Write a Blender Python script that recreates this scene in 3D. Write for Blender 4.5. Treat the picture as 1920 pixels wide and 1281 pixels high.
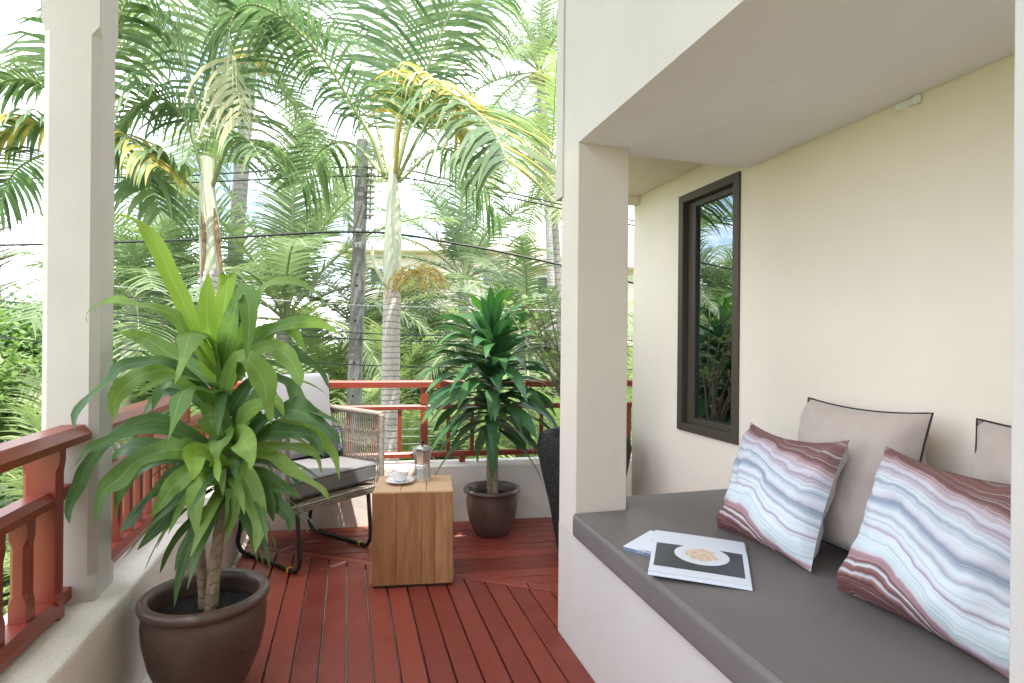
import bpy, bmesh, math, random
from mathutils import Vector, Matrix, noise
R = math.radians
random.seed(7)
for o in list(bpy.data.objects): bpy.data.objects.remove(o, do_unlink=True)
S = bpy.context.scene
COL = S.collection

# ------------------------------------------------------------------ camera, sky, sun, exposure
cam = bpy.data.cameras.new('camera'); CAM = bpy.data.objects.new('camera', cam); COL.objects.link(CAM)
CAM.location = (0, 0, 1.2); CAM.rotation_euler = (R(90), R(-0.5), 0)
cam.sensor_width = 36; cam.lens = 20.0; cam.clip_start = .05; cam.clip_end = 2000
S.camera = CAM
SUN_EL, SUN_AZ = 72.0, 156.0            # azimuth clockwise from +Y, where the sun stands
W = bpy.data.worlds.new('World'); S.world = W; W.use_nodes = True
wn, wl = W.node_tree.nodes, W.node_tree.links
sky = wn.new('ShaderNodeTexSky'); sky.sky_type = 'NISHITA'; sky.sun_disc = False
sky.sun_elevation = R(SUN_EL); sky.sun_rotation = R(SUN_AZ); sky.dust_density = 2.5; sky.air_density = 1.0
wtc = wn.new('ShaderNodeTexCoord'); wmp = wn.new('ShaderNodeMapping'); wmp.inputs['Scale'].default_value = (1.6, 1.6, 3.2)
wno = wn.new('ShaderNodeTexNoise'); wno.inputs['Scale'].default_value = 2.2; wno.inputs['Detail'].default_value = 7; wno.inputs['Roughness'].default_value = .6
wrp = wn.new('ShaderNodeValToRGB'); wrp.color_ramp.elements[0].position = .39; wrp.color_ramp.elements[1].position = .66
wmx = wn.new('ShaderNodeMix'); wmx.data_type = 'RGBA'; wmx.inputs['B'].default_value = (11.5, 11.7, 12.0, 1)
wl.new(wtc.outputs['Generated'], wmp.inputs['Vector']); wl.new(wmp.outputs[0], wno.inputs['Vector'])
wl.new(wno.outputs['Fac'], wrp.inputs[0]); wl.new(wrp.outputs[0], wmx.inputs['Factor']); wl.new(sky.outputs[0], wmx.inputs['A'])
wl.new(wmx.outputs['Result'], wn['Background'].inputs['Color']); wn['Background'].inputs['Strength'].default_value = .15
sl = bpy.data.lights.new('sun', 'SUN'); sl.energy = 3.0; sl.angle = R(.5); sl.color = (1, .95, .86)
SUNO = bpy.data.objects.new('sun', sl); COL.objects.link(SUNO); SUNO.location = (2, -4, 9)
sdir = Vector((math.sin(R(SUN_AZ))*math.cos(R(SUN_EL)), math.cos(R(SUN_AZ))*math.cos(R(SUN_EL)), math.sin(R(SUN_EL))))
SUNO.rotation_euler = sdir.to_track_quat('Z', 'Y').to_euler()
S.view_settings.view_transform = 'Standard'; S.view_settings.look = 'None'
S.view_settings.exposure = 1.75; S.view_settings.gamma = 1

# ------------------------------------------------------------------ measuring helpers
FPX = 1066.7
def P(px, py, Y):
    """point of the place at distance Y that the photograph shows at pixel px, py"""
    u, v = px-960, 640.5-py; c, s = math.cos(R(.5)), math.sin(R(.5))
    return Vector(((u*c-v*s)/FPX*Y, Y, 1.2+(u*s+v*c)/FPX*Y))
A16 = R(16)
def B(a, b, z=0):
    """house frame (a across the terrace, b along the boards) to world"""
    return Vector((a*math.cos(A16)-b*math.sin(A16), a*math.sin(A16)+b*math.cos(A16), z))
def toB(v):
    return (v[0]*math.cos(A16)+v[1]*math.sin(A16), -v[0]*math.sin(A16)+v[1]*math.cos(A16))

# ------------------------------------------------------------------ mesh helpers
class MB:
    def __init__(s): s.v = []; s.f = []; s.m = []; s.uv = []; s.smooth = []
    def add(s, verts, faces, mi=0, uvs=None, smooth=False):
        k = len(s.v); s.v += [tuple(x) for x in verts]
        for i, f in enumerate(faces):
            s.f.append(tuple(k+j for j in f)); s.m.append(mi); s.smooth.append(smooth)
            s.uv.append([uvs[j] for j in f] if uvs else None)
        return s
    def box(s, x0, x1, y0, y1, z0, z1, bev=0, mi=0):
        if bev <= 0:
            v = [(x, y, z) for z in (z0, z1) for y in (y0, y1) for x in (x0, x1)]
            return s.add(v, [(0, 2, 3, 1), (4, 5, 7, 6), (0, 1, 5, 4), (2, 6, 7, 3), (0, 4, 6, 2), (1, 3, 7, 5)], mi)
        bm = bmesh.new(); bmesh.ops.create_cube(bm, size=1)
        for q in bm.verts: q.co = Vector(((x0+x1)/2+q.co.x*(x1-x0), (y0+y1)/2+q.co.y*(y1-y0), (z0+z1)/2+q.co.z*(z1-z0)))
        bmesh.ops.bevel(bm, geom=list(bm.edges), offset=bev, segments=2, profile=.5, affect='EDGES')
        s.frombm(bm, mi); return s
    def frombm(s, bm, mi=0, smooth=False):
        bm.verts.index_update()
        s.add([q.co[:] for q in bm.verts], [[q.index for q in f.verts] for f in bm.faces], mi, None, smooth); bm.free()
    def prism(s, poly, z0, z1, bev=0, mi=0):
        n = len(poly)
        if bev > 0:
            cx = sum(p[0] for p in poly)/n; cy = sum(p[1] for p in poly)/n
            ins = inset(poly, bev)
            v = [(p[0], p[1], z0) for p in poly]+[(p[0], p[1], z1-bev) for p in poly]+[(p[0], p[1], z1) for p in ins]
            f = [tuple(reversed(range(n)))]+[(i, (i+1) % n, n+(i+1) % n, n+i) for i in range(n)]
            f += [(n+i, n+(i+1) % n, 2*n+(i+1) % n, 2*n+i) for i in range(n)]+[tuple(range(2*n, 3*n))]
        else:
            v = [(p[0], p[1], z0) for p in poly]+[(p[0], p[1], z1) for p in poly]
            f = [tuple(reversed(range(n)))]+[(i, (i+1) % n, n+(i+1) % n, n+i) for i in range(n)]+[tuple(range(n, 2*n))]
        return s.add(v, f, mi)
    def tube(s, pts, rad, seg=8, mi=0, closed=False, cap=True):
        pts = [Vector(p) for p in pts]; n = len(pts); rr = rad if isinstance(rad, (list, tuple)) else [rad]*n
        V = []; prev = None
        for i, p in enumerate(pts):
            if closed: t = pts[(i+1) % n]-pts[i-1]
            else: t = pts[min(i+1, n-1)]-pts[max(i-1, 0)]
            t.normalize()
            if prev is None:
                h = Vector((0, 0, 1)) if abs(t.z) < .9 else Vector((1, 0, 0)); x = t.cross(h).normalized()
            else: x = (prev-t*prev.dot(t)).normalized()
            prev = x; y = t.cross(x)
            V += [p+(x*math.cos(2*math.pi*k/seg)+y*math.sin(2*math.pi*k/seg))*rr[i] for k in range(seg)]
        Fc = []
        for i in range(n if closed else n-1):
            j = (i+1) % n
            Fc += [(i*seg+k, i*seg+(k+1) % seg, j*seg+(k+1) % seg, j*seg+k) for k in range(seg)]
        if cap and not closed: Fc += [tuple(reversed(range(seg))), tuple((n-1)*seg+k for k in range(seg))]
        return s.add(V, Fc, mi, None, True)
    def lathe(s, prof, seg=40, mi=0, c=(0, 0, 0), smooth=True, wob=0):
        V = []; n = len(prof)
        for r, z in prof:
            V += [(c[0]+r*(1+wob*math.sin(3*k*2*math.pi/seg+z*9))*math.cos(2*math.pi*k/seg), c[1]+r*(1+wob*math.cos(2*k*2*math.pi/seg+z*7))*math.sin(2*math.pi*k/seg), c[2]+z) for k in range(seg)]
        Fc = [(i*seg+k, i*seg+(k+1) % seg, (i+1)*seg+(k+1) % seg, (i+1)*seg+k) for i in range(n-1) for k in range(seg)]
        if prof[0][0] > 1e-4: Fc.append(tuple(reversed(range(seg))))
        if prof[-1][0] > 1e-4: Fc.append(tuple((n-1)*seg+k for k in range(seg)))
        return s.add(V, Fc, mi, None, smooth)
    def post(s, x0, x1, y0, y1, levels):
        """square post whose corners are chamfered by c at each level (z, c)"""
        V = []
        for z, c in levels:
            c = max(c, .0006)
            V += [(x0+c, y0, z), (x1-c, y0, z), (x1, y0+c, z), (x1, y1-c, z), (x1-c, y1, z), (x0+c, y1, z), (x0, y1-c, z), (x0, y0+c, z)]
        n = len(levels)
        Fc = [(i*8+k, i*8+(k+1) % 8, (i+1)*8+(k+1) % 8, (i+1)*8+k) for i in range(n-1) for k in range(8)]
        Fc += [tuple(reversed(range(8))), tuple((n-1)*8+k for k in range(8))]
        return s.add(V, Fc)
    def mesh(s, name, mats):
        me = bpy.data.meshes.new(name); me.from_pydata(s.v, [], s.f)
        for m in (mats if isinstance(mats, (list, tuple)) else [mats]): me.materials.append(m)
        me.polygons.foreach_set('material_index', s.m); me.polygons.foreach_set('use_smooth', s.smooth)
        if any(u for u in s.uv):
            l = me.uv_layers.new(name='UVMap'); k = 0; flat = []
            for i, f in enumerate(s.f):
                u = s.uv[i] or [(0, 0)]*len(f)
                for q in u: flat += [q[0], q[1]]
            l.data.foreach_set('uv', flat)
        me.update(); return me
    def build(s, name, mats, parent=None, loc=None, rz=None):
        return link(name, s.mesh(name, mats), parent, loc, rz)
def link(name, me, parent=None, loc=None, rz=None):
    o = bpy.data.objects.new(name, me); COL.objects.link(o)
    if parent: o.parent = parent
    if loc is not None: o.location = loc
    if rz is not None: o.rotation_euler = (0, 0, rz)
    return o
def inset(poly, d):
    n = len(poly); out = []
    for i in range(n):
        p0, p1, p2 = Vector(poly[i-1]).to_2d(), Vector(poly[i]).to_2d(), Vector(poly[(i+1) % n]).to_2d()
        e1 = (p1-p0).normalized(); e2 = (p2-p1).normalized()
        n1 = Vector((-e1.y, e1.x)); n2 = Vector((-e2.y, e2.x)); m = (n1+n2)
        m = m/max(m.length_squared/2, .2)
        q = p1+m*d; out.append((q.x, q.y))
    return out
def clip(poly, nx, ny, c):
    out = []; n = len(poly)
    for i in range(n):
        p, q = poly[i], poly[(i+1) % n]; dp = nx*p[0]+ny*p[1]-c; dq = nx*q[0]+ny*q[1]-c
        if dp <= 0: out.append(p)
        if (dp < 0 < dq) or (dq < 0 < dp):
            t = dp/(dp-dq); out.append((p[0]+(q[0]-p[0])*t, p[1]+(q[1]-p[1])*t))
    return out
def thing(name, label, cat, loc=(0, 0, 0), rz=0, group=None):
    o = bpy.data.objects.new(name, None); COL.objects.link(o); o.location = loc; o.rotation_euler = (0, 0, rz); o.empty_display_size = .05
    return tag(o, label, cat, group)
def tag(o, label, cat=None, group=None):
    o['label'] = label
    if cat: o['category'] = cat
    if group: o['group'] = group
    return o
def spline(pts, n):
    """Catmull-Rom through pts, n samples"""
    pts = [Vector(p) for p in pts]; q = [pts[0]*2-pts[1]]+pts+[pts[-1]*2-pts[-2]]; out = []
    for i in range(n):
        t = i/(n-1)*(len(pts)-1); k = min(int(t), len(pts)-2); t -= k
        a, b, c, d = q[k:k+4]
        out.append(.5*((2*b)+(c-a)*t+(2*a-5*b+4*c-d)*t*t+(3*b-a-3*c+d)*t**3))
    return out

# ------------------------------------------------------------------ materials
def mat(name, col=(.5, .5, .5), rough=.5, metal=0, spec=.5):
    m = bpy.data.materials.new(name); m.use_nodes = True; b = m.node_tree.nodes['Principled BSDF']
    b.inputs['Base Color'].default_value = (*col, 1); b.inputs['Roughness'].default_value = rough
    b.inputs['Metallic'].default_value = metal; b.inputs['Specular IOR Level'].default_value = spec
    return m
class N:
    """tiny node builder"""
    def __init__(s, m): s.t = m.node_tree; s.b = s.t.nodes['Principled BSDF']; s.m = m
    def n(s, typ, **k):
        x = s.t.nodes.new(typ)
        for a, v in k.items():
            if a.startswith('_'): setattr(x, a[1:], v)
            else: x.inputs[a.replace('__', ' ')].default_value = v
        return x
    def l(s, a, b): s.t.links.new(a, b)
    def coord(s, scale=(1, 1, 1), kind='Object', rot=(0, 0, 0)):
        c = s.n('ShaderNodeTexCoord'); m = s.n('ShaderNodeMapping'); m.inputs['Scale'].default_value = scale; m.inputs['Rotation'].default_value = rot
        s.l(c.outputs[kind], m.inputs[0]); return m.outputs[0]
    def noise(s, vec, scale, detail=4, rough=.55, dist=0):
        x = s.n('ShaderNodeTexNoise', Scale=scale, Detail=detail, Roughness=rough, Distortion=dist)
        if vec: s.l(vec, x.inputs['Vector'])
        return x.outputs['Fac']
    def ramp(s, fac, stops, interp='LINEAR'):
        x = s.n('ShaderNodeValToRGB'); e = x.color_ramp.elements; x.color_ramp.interpolation = interp
        while len(e) < len(stops): e.new(.5)
        for i, (p, c) in enumerate(stops): e[i].position = p; e[i].color = (*c, 1) if len(c) == 3 else c
        s.l(fac, x.inputs[0]); return x.outputs[0]
    def mix(s, fac, a, b, blend='MIX'):
        x = s.n('ShaderNodeMix', _data_type='RGBA', _blend_type=blend)
        for k, v in (('Factor', fac), ('A', a), ('B', b)):
            if isinstance(v, (int, float)): x.inputs[k].default_value = v
            elif isinstance(v, tuple): x.inputs[k].default_value = (*v, 1)
            else: s.l(v, x.inputs[k])
        return x.outputs['Result']
    def math(s, op, a, b=None, c=None, clamp=False):
        x = s.n('ShaderNodeMath', _operation=op, _use_clamp=clamp)
        for i, v in enumerate((a, b, c)):
            if v is None: continue
            if isinstance(v, (int, float)): x.inputs[i].default_value = v
            else: s.l(v, x.inputs[i])
        return x.outputs[0]
    def col(s, c): s.l(c, s.b.inputs['Base Color'])
    def rough(s, f): s.l(f, s.b.inputs['Roughness'])
    def bump(s, h, strength=.3, dist=.01):
        x = s.n('ShaderNodeBump', Strength=strength, Distance=dist); s.l(h, x.inputs['Height']); s.l(x.outputs[0], s.b.inputs['Normal'])
    def rnd(s): return s.n('ShaderNodeObjectInfo').outputs['Random']
    def xyz(s, vec):
        x = s.n('ShaderNodeSeparateXYZ'); s.l(vec, x.inputs[0]); return x.outputs
g1 = lambda v: (v, v, v)
def stucco(name, col, gr=260, bs=.25, blot=.08):
    m = mat(name, col, .85, spec=.25); k = N(m); v = k.coord()
    big = k.noise(v, 2.3, 5); fine = k.noise(v, gr, 3, .6); mid = k.noise(v, 22, 4)
    c = k.ramp(big, [(.3, tuple(x*(1-blot) for x in col)), (.7, tuple(min(1, x*(1+blot*.4)) for x in col))])
    st = k.ramp(k.noise(k.coord((6, 6, .8)), 3.2, 6, .65), [(.55, g1(0)), (.78, g1(1))])
    c = k.mix(k.math('MULTIPLY', st, blot*1.6), c, tuple(x*.72 for x in col))
    vo = k.n('ShaderNodeTexVoronoi', _feature='DISTANCE_TO_EDGE', Scale=2.3); k.l(k.mix(.12, v, k.noise(v, 5, 4)), vo.inputs['Vector'])
    cr = k.math('MULTIPLY', k.math('LESS_THAN', vo.outputs['Distance'], .0035), k.math('GREATER_THAN', k.noise(v, 1.7, 3), .62))
    c = k.mix(k.math('MULTIPLY', cr, .09), c, tuple(x*.45 for x in col))
    sc_ = k.ramp(k.noise(k.coord((2, 2, 30)), 2.6, 6, .7), [(.66, g1(0)), (.72, g1(1))]); c = k.mix(k.math('MULTIPLY', sc_, .10), c, tuple(x*.6 for x in col))
    k.col(c); k.bump(k.math('ADD', k.math('MULTIPLY', fine, .5), k.math('ADD', mid, k.math('MULTIPLY', k.noise(v, 6, 3), 1.5))), bs, .004); return m
M_CREAM = stucco('cream_paint', (.60, .545, .50), 220, .32, .05)
M_PILC = stucco('pillar_cream_paint', (.66, .585, .50), 220, .30, .05)
M_WHITE = stucco('pillar_paint', (.58, .535, .495), 160, .40, .07)
M_SOFFIT = stucco('soffit_paint', (.88, .86, .86), 180, .28, .04)
M_WARM = stucco('warm_wall_paint', (.87, .765, .645), 220, .28, .04)
M_CONC = stucco('pebble_render', (.84, .785, .71), 190, 1.0, .14)
def speckle(m):
    k = N(m); src = k.b.inputs['Base Color'].links[0].from_socket; f = k.noise(k.coord(), 230, 3, .7)
    k.col(k.mix(k.ramp(f, [(.50, g1(0)), (.62, g1(.32))]), src, (.34, .29, .24))); return m
speckle(M_CONC)
M_HOUSE = stucco('far_house_paint', (.84, .73, .60), 20, .1, .1)
def deck_mat():
    m = mat('red_deck_paint', (.2, .03, .02), .42, spec=.35); k = N(m); v = k.coord()
    base = k.ramp(k.rnd(), [(0, (.180, .032, .019)), (1, (.300, .062, .037))])
    grain = k.noise(k.coord((40, 2.2, 40)), 3, 5, .6)
    base = k.mix(k.math('MULTIPLY', grain, .35), base, (.13, .022, .015))
    blot = k.ramp(k.noise(v, 3.1, 6, .65), [(.52, g1(0)), (.75, g1(1))])
    base = k.mix(k.math('MULTIPLY', blot, .55), base, (.27, .075, .055))
    scr = k.ramp(k.noise(k.coord((3, 26, 3), rot=(0, 0, .5)), 6, 5, .7), [(.64, g1(0)), (.70, g1(1))])
    scr2 = k.ramp(k.noise(k.coord((30, 3, 3), rot=(0, 0, -.3)), 7, 5, .7), [(.655, g1(0)), (.71, g1(1))])
    base = k.mix(k.math('MULTIPLY', k.math('MAXIMUM', scr, scr2), .48), base, (.42, .23, .19))
    # worn ring left by a dragged chair
    x = k.xyz(v); dx = k.math('SUBTRACT', x[0], -.17); dy = k.math('SUBTRACT', x[1], 3.36)
    d = k.math('SQRT', k.math('ADD', k.math('POWER', dx, 2), k.math('POWER', dy, 2)))
    ring = k.math('LESS_THAN', k.math('ABSOLUTE', k.math('SUBTRACT', d, .22)), .013)
    wear = k.ramp(k.noise(v, 9, 4), [(.5, g1(0)), (.62, g1(1))])
    base = k.mix(k.math('MULTIPLY', k.math('MULTIPLY', ring, wear), .85), base, (.5, .36, .33))
    dust = k.ramp(k.noise(v, 55, 3, .7), [(.60, g1(0)), (.8, g1(1))])
    base = k.mix(k.math('MULTIPLY', dust, .18), base, (.4, .3, .26))
    k.col(base); k.rough(k.ramp(k.noise(v, 7, 5), [(.3, g1(.32)), (.75, g1(.55))])); k.bump(grain, .12, .002); return m
M_DECK = deck_mat()
def railmat():
    m = mat('red_rail_varnish', (.3, .06, .03), .32); k = N(m); v = k.coord((14, 14, 14))
    gr = k.noise(k.coord((30, 3, 30)), 3, 5, .6); b = k.ramp(k.rnd(), [(0, (.235, .040, .021)), (1, (.285, .050, .026))])
    c = k.mix(k.math('MULTIPLY', gr, .45), b, (.16, .030, .018)); k.col(c)
    return m
M_RAIL = railmat()
def wood():
    m = mat('teak_wood', (.4, .2, .08), .5); k = N(m)
    o = k.n('ShaderNodeObjectInfo'); tc = k.n('ShaderNodeTexCoord'); ad = k.n('ShaderNodeVectorMath', _operation='ADD')
    sc = k.n('ShaderNodeVectorMath', _operation='SCALE'); cb = k.n('ShaderNodeCombineXYZ'); sc.inputs['Scale'].default_value = 13
    for i in range(3): k.l(o.outputs['Random'], cb.inputs[i])
    k.l(cb.outputs[0], sc.inputs[0]); k.l(tc.outputs['Object'], ad.inputs[0]); k.l(sc.outputs[0], ad.inputs[1])
    mp = k.n('ShaderNodeMapping'); mp.inputs['Scale'].default_value = (8, 8, .9); k.l(ad.outputs[0], mp.inputs[0])
    n1 = k.noise(mp.outputs[0], 2.4, 7, .62, 1.2); n2 = k.noise(mp.outputs[0], 14, 4, .6)
    base = k.ramp(o.outputs['Random'], [(0, (.33, .155, .058)), (.5, (.45, .22, .085)), (1, (.54, .29, .125))])
    c = k.mix(k.ramp(n1, [(.36, g1(0)), (.66, g1(.7))]), base, (.22, .085, .030))
    c = k.mix(k.ramp(n2, [(.55, g1(0)), (.8, g1(.5))]), c, (.50, .30, .14))
    k.col(c); k.rough(k.ramp(n1, [(.2, g1(.42)), (.8, g1(.62))])); k.bump(k.math('ADD', n1, n2), .25, .0015); return m
M_WOOD = wood()
def woodtop():
    m = M_WOOD.copy(); m.name = 'pale_teak_wood'; k = N(m)
    src = k.b.inputs['Base Color'].links[0].from_socket
    k.col(k.mix(.62, src, (.62, .43, .27))); return m
M_WOODTOP = woodtop()
def potmat():
    m = mat('brown_glaze', (.06, .04, .033), .34); k = N(m); v = k.coord((1, 1, 1))
    c = k.ramp(k.noise(v, 8, 6, .65), [(.3, (.075, .046, .034)), (.75, (.120, .080, .061))])
    sp = k.ramp(k.noise(v, 150, 2), [(.72, g1(0)), (.8, g1(1))]); c = k.mix(k.math('MULTIPLY', sp, .18), c, (.22, .18, .15))
    k.col(c); k.rough(k.ramp(k.noise(v, 14, 4), [(.3, g1(.26)), (.8, g1(.46))])); return m
M_POT = potmat()
def soilmat():
    m = mat('potting_soil', (.012, .009, .007), .95); k = N(m); v = k.coord(); k.bump(k.noise(v, 90, 5, .7), 1, .012)
    k.col(k.ramp(k.noise(v, 120, 3), [(.4, (.008, .006, .005)), (.75, (.035, .024, .017))])); return m
M_SOIL = soilmat()
def leather(name, col, rough=.42, sc=420):
    m = mat(name, col, rough, spec=.3); k = N(m); v = k.coord()
    k.col(k.ramp(k.noise(v, 5, 4), [(.3, tuple(x*.93 for x in col)), (.7, tuple(x*1.05 for x in col))]))
    vo = k.n('ShaderNodeTexVoronoi', Scale=sc); k.l(v, vo.inputs['Vector'])
    k.bump(k.math('ADD', k.math('MULTIPLY', vo.outputs['Distance'], .6), k.math('MULTIPLY', k.noise(v, 9, 3), 2.5)), .14, .003); return m
M_TAUPE = leather('taupe_leather', (.165, .143, .136), .52)
M_CHAIRCUSH = leather('grey_seat_vinyl', (.185, .18, .188), .45, 300)
def cloth(name, col, sc=900, bs=.2):
    m = mat(name, col, .9, spec=.15); k = N(m); v = k.coord()
    k.b.inputs['Sheen Weight'].default_value = .25
    k.col(k.ramp(k.noise(v, 4, 4), [(.3, tuple(x*.93 for x in col)), (.7, col)]))
    k.bump(k.math('ADD', k.noise(v, sc, 2), k.math('MULTIPLY', k.noise(v, 14, 3), 3)), bs, .003); return m
M_BEIGE = cloth('beige_cotton', (.52, .43, .375)); M_PIPE = mat('black_piping', (.01, .01, .012), .6)
M_LIGHTGREY = cloth('pale_grey_cotton', (.22, .22, .235)); M_PILBACK = cloth('pillow_backing', (.58, .56, .57)); M_NAVY = cloth('dark_navy_cotton', (.03, .035, .05))
def stripes():
    m = mat('agate_stripe_print', (1, 1, 1), .8, spec=.2); k = N(m); uv = k.coord((1, 1, 1), 'UV'); x = k.xyz(uv)
    off = k.math('MULTIPLY', k.rnd(), 7.0)
    cb = k.n('ShaderNodeCombineXYZ'); k.l(k.math('ADD', k.math('MULTIPLY', x[0], 1.15), off), cb.inputs[0]); k.l(k.math('MULTIPLY', x[1], .75), cb.inputs[1])
    w1 = k.noise(cb.outputs[0], 1.6, 2.2, .5); cb2 = k.n('ShaderNodeCombineXYZ'); k.l(k.math('MULTIPLY', x[0], 7), cb2.inputs[0]); k.l(k.math('MULTIPLY', x[1], 4), cb2.inputs[1])
    w2 = k.noise(cb2.outputs[0], 1.2, 2)
    # the bands sag towards the right and bulge at the lower left, as on marbled agate
    bulge = k.math('MULTIPLY', k.math('SINE', k.math('ADD', k.math('MULTIPLY', x[0], 6.4), -.35)), .070)
    t = k.math('ADD', x[1], k.math('MULTIPLY', k.math('SUBTRACT', w1, .5), .30)); t = k.math('ADD', t, k.math('MULTIPLY', k.math('SUBTRACT', w2, .5), .05))
    t = k.math('SUBTRACT', t, k.math('MULTIPLY', bulge, k.math('SUBTRACT', 1.25, x[1]))); t = k.math('ADD', t, k.math('MULTIPLY', k.math('SUBTRACT', x[0], .45), .20))
    Wt, wr, br, mv, bl, te, pk = (.68, .72, .76), (.62, .59, .65), (.165, .072, .067), (.46, .38, .44), (.32, .36, .45), (.56, .67, .67), (.40, .245, .26)
    rd = (.30, .15, .135)
    st = [(0, br), (.015, rd), (.035, wr), (.055, br), (.085, rd), (.10, Wt), (.12, br), (.14, pk), (.175, pk), (.20, wr), (.225, te), (.265, Wt), (.285, te), (.305, Wt), (.345, Wt), (.36, mv), (.38, Wt),
          (.44, Wt), (.455, bl), (.475, wr), (.50, Wt), (.545, bl), (.57, bl), (.60, wr), (.64, Wt), (.675, bl), (.70, Wt), (.77, mv), (.80, wr), (.845, pk), (.89, (.19, .095, .09)), (.97, (.22, .11, .10))]
    c = k.ramp(t, st)
    cb3 = k.n('ShaderNodeCombineXYZ'); k.l(k.math('MULTIPLY', t, 60), cb3.inputs[1]); k.l(k.math('MULTIPLY', x[0], .6), cb3.inputs[0])
    fine = k.noise(cb3.outputs[0], 1, 3, .6)
    c = k.mix(k.ramp(fine, [(.52, g1(0)), (.70, g1(.6))]), c, (.50, .42, .46), 'MULTIPLY'); c = k.mix(k.ramp(fine, [(.30, g1(.8)), (.43, g1(0))]), c, (.70, .72, .75))
    k.col(c); v = k.coord(); k.bump(k.math('ADD', k.noise(v, 800, 2), k.math('MULTIPLY', k.noise(v, 16, 3), 3)), .2, .003); return m
M_STRIPE = stripes()
M_FRAME = mat('bronze_window_frame', (.070, .055, .040), .42); M_GASKET = mat('black_gasket', (.012, .011, .010), .5)
M_GLASS = mat('window_glass', (.93, .96, .95), 0.0); M_GLASS.node_tree.nodes['Principled BSDF'].inputs['Transmission Weight'].default_value = 1; M_GLASS.node_tree.nodes['Principled BSDF'].inputs['IOR'].default_value = 1.6
def coated(m):
    k = N(m); gl = k.n('ShaderNodeBsdfGlossy', Roughness=.0); gl.inputs['Color'].default_value = (.92, .95, .97, 1); tr = k.n('ShaderNodeBsdfTransparent'); tr.inputs['Color'].default_value = (.74, .79, .79, 1)
    fr = k.n('ShaderNodeFresnel', IOR=2.6); mx = k.n('ShaderNodeMixShader'); f = k.math('ADD', fr.outputs[0], .24, clamp=True)
    k.l(f, mx.inputs[0]); k.l(tr.outputs[0], mx.inputs[1]); k.l(gl.outputs[0], mx.inputs[2]); k.l(mx.outputs[0], k.t.nodes['Material Output'].inputs[0])
coated(M_GLASS)
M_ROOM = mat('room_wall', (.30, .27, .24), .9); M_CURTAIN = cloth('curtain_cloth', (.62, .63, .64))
M_TUBE = mat('black_steel_tube', (.022, .021, .022), .38); M_YEL = mat('yellow_foot_clip', (.75, .50, .03), .5)
def rattan():
    m = mat('grey_rattan', (.3, .26, .21), .6); k = N(m); v = k.coord()
    k.col(k.ramp(k.noise(k.coord((60, 60, 14)), 2.5, 4), [(.3, (.15, .125, .10)), (.7, (.36, .315, .265))])); k.bump(k.noise(v, 260, 2), .3, .002); return m
M_RATTAN = rattan()
M_CHINA = mat('white_china', (.82, .82, .82), .12); M_COFFEE = mat('coffee', (.03, .012, .005), .1)
M_ALU = mat('polished_aluminium', (.86, .85, .84), .26, 1); M_BAKE = mat('black_bakelite', (.012, .012, .012), .3)
M_PAPER = cloth('book_paper', (.74, .76, .82), 500, .05)
def leafmat(name, c0, c1, rib=None, transl=.35, rough=.38, ribw=.06, tipc=None):
    m = mat(name, c0, rough, spec=.4); k = N(m)
    c = k.ramp(k.rnd(), [(0, c0), (1, c1)])
    v = k.coord((1, 1, 1), 'UV'); x = k.xyz(v)
    fine = k.noise(k.coord((60, 3, 1), 'UV'), 1, 3); c = k.mix(k.math('MULTIPLY', fine, .45), c, tuple(q*.55 for q in c0))
    yel = k.ramp(k.noise(k.coord((1, 1, 1)), 7, 4), [(.55, g1(0)), (.75, g1(.5))]); c = k.mix(yel, c, tuple(min(1, q*1.7) for q in c1))
    if tipc:
        tn = k.math('ADD', x[1], k.math('MULTIPLY', k.noise(k.coord(), 6, 2), .25)); c = k.mix(k.ramp(tn, [(1.06, g1(0)), (1.18, g1(1))]), c, tipc)
    if rib:
        d = k.math('ABSOLUTE', k.math('SUBTRACT', x[0], .5)); c = k.mix(k.ramp(d, [(ribw*.35, g1(.5)), (ribw*.8, g1(0))]), c, rib)
        k.bump(k.math('ADD', k.ramp(d, [(0, g1(0)), (.12, g1(1))]), k.noise(k.coord((50, 2, 1), 'UV'), 1, 2)), .25, .003)
    k.col(c)
    if transl:
        tr = k.n('ShaderNodeBsdfTranslucent'); mx = k.n('ShaderNodeMixShader'); mx.inputs[0].default_value = transl
        tc = k.mix(1.0, c, (1.08, 1.15, .85), 'MULTIPLY'); k.l(tc, tr.inputs[0])
        out = k.t.nodes['Material Output']; k.l(k.b.outputs[0], mx.inputs[1]); k.l(tr.outputs[0], mx.inputs[2]); k.l(mx.outputs[0], out.inputs[0])
    return m
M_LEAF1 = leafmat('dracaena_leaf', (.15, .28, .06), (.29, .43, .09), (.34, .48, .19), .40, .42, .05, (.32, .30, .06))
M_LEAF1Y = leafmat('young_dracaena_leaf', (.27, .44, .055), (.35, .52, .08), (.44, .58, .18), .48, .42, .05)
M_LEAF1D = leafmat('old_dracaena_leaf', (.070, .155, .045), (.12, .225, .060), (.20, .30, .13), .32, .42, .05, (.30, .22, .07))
M_LEAF2 = leafmat('dark_dracaena_leaf', (.040, .125, .046), (.075, .185, .062), (.12, .25, .10), .24, .34, .05)
M_LEAF2Y = leafmat('fresh_dracaena_leaf', (.05, .19, .035), (.10, .27, .04), (.25, .38, .08), .32, .32, .06)
M_FROND = leafmat('palm_leaflet', (.11, .19, .09), (.17, .26, .12), None, .42, .42)
M_FRONDL = leafmat('light_palm_leaflet', (.17, .25, .12), (.25, .34, .16), None, .45, .45)
M_FRONDP = leafmat('pale_dry_leaflet', (.56, .56, .36), (.70, .68, .48), None, .4, .6)
M_FRONDY = leafmat('yellowed_leaflet', (.50, .39, .085), (.62, .51, .19), None, .45, .5)
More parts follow.
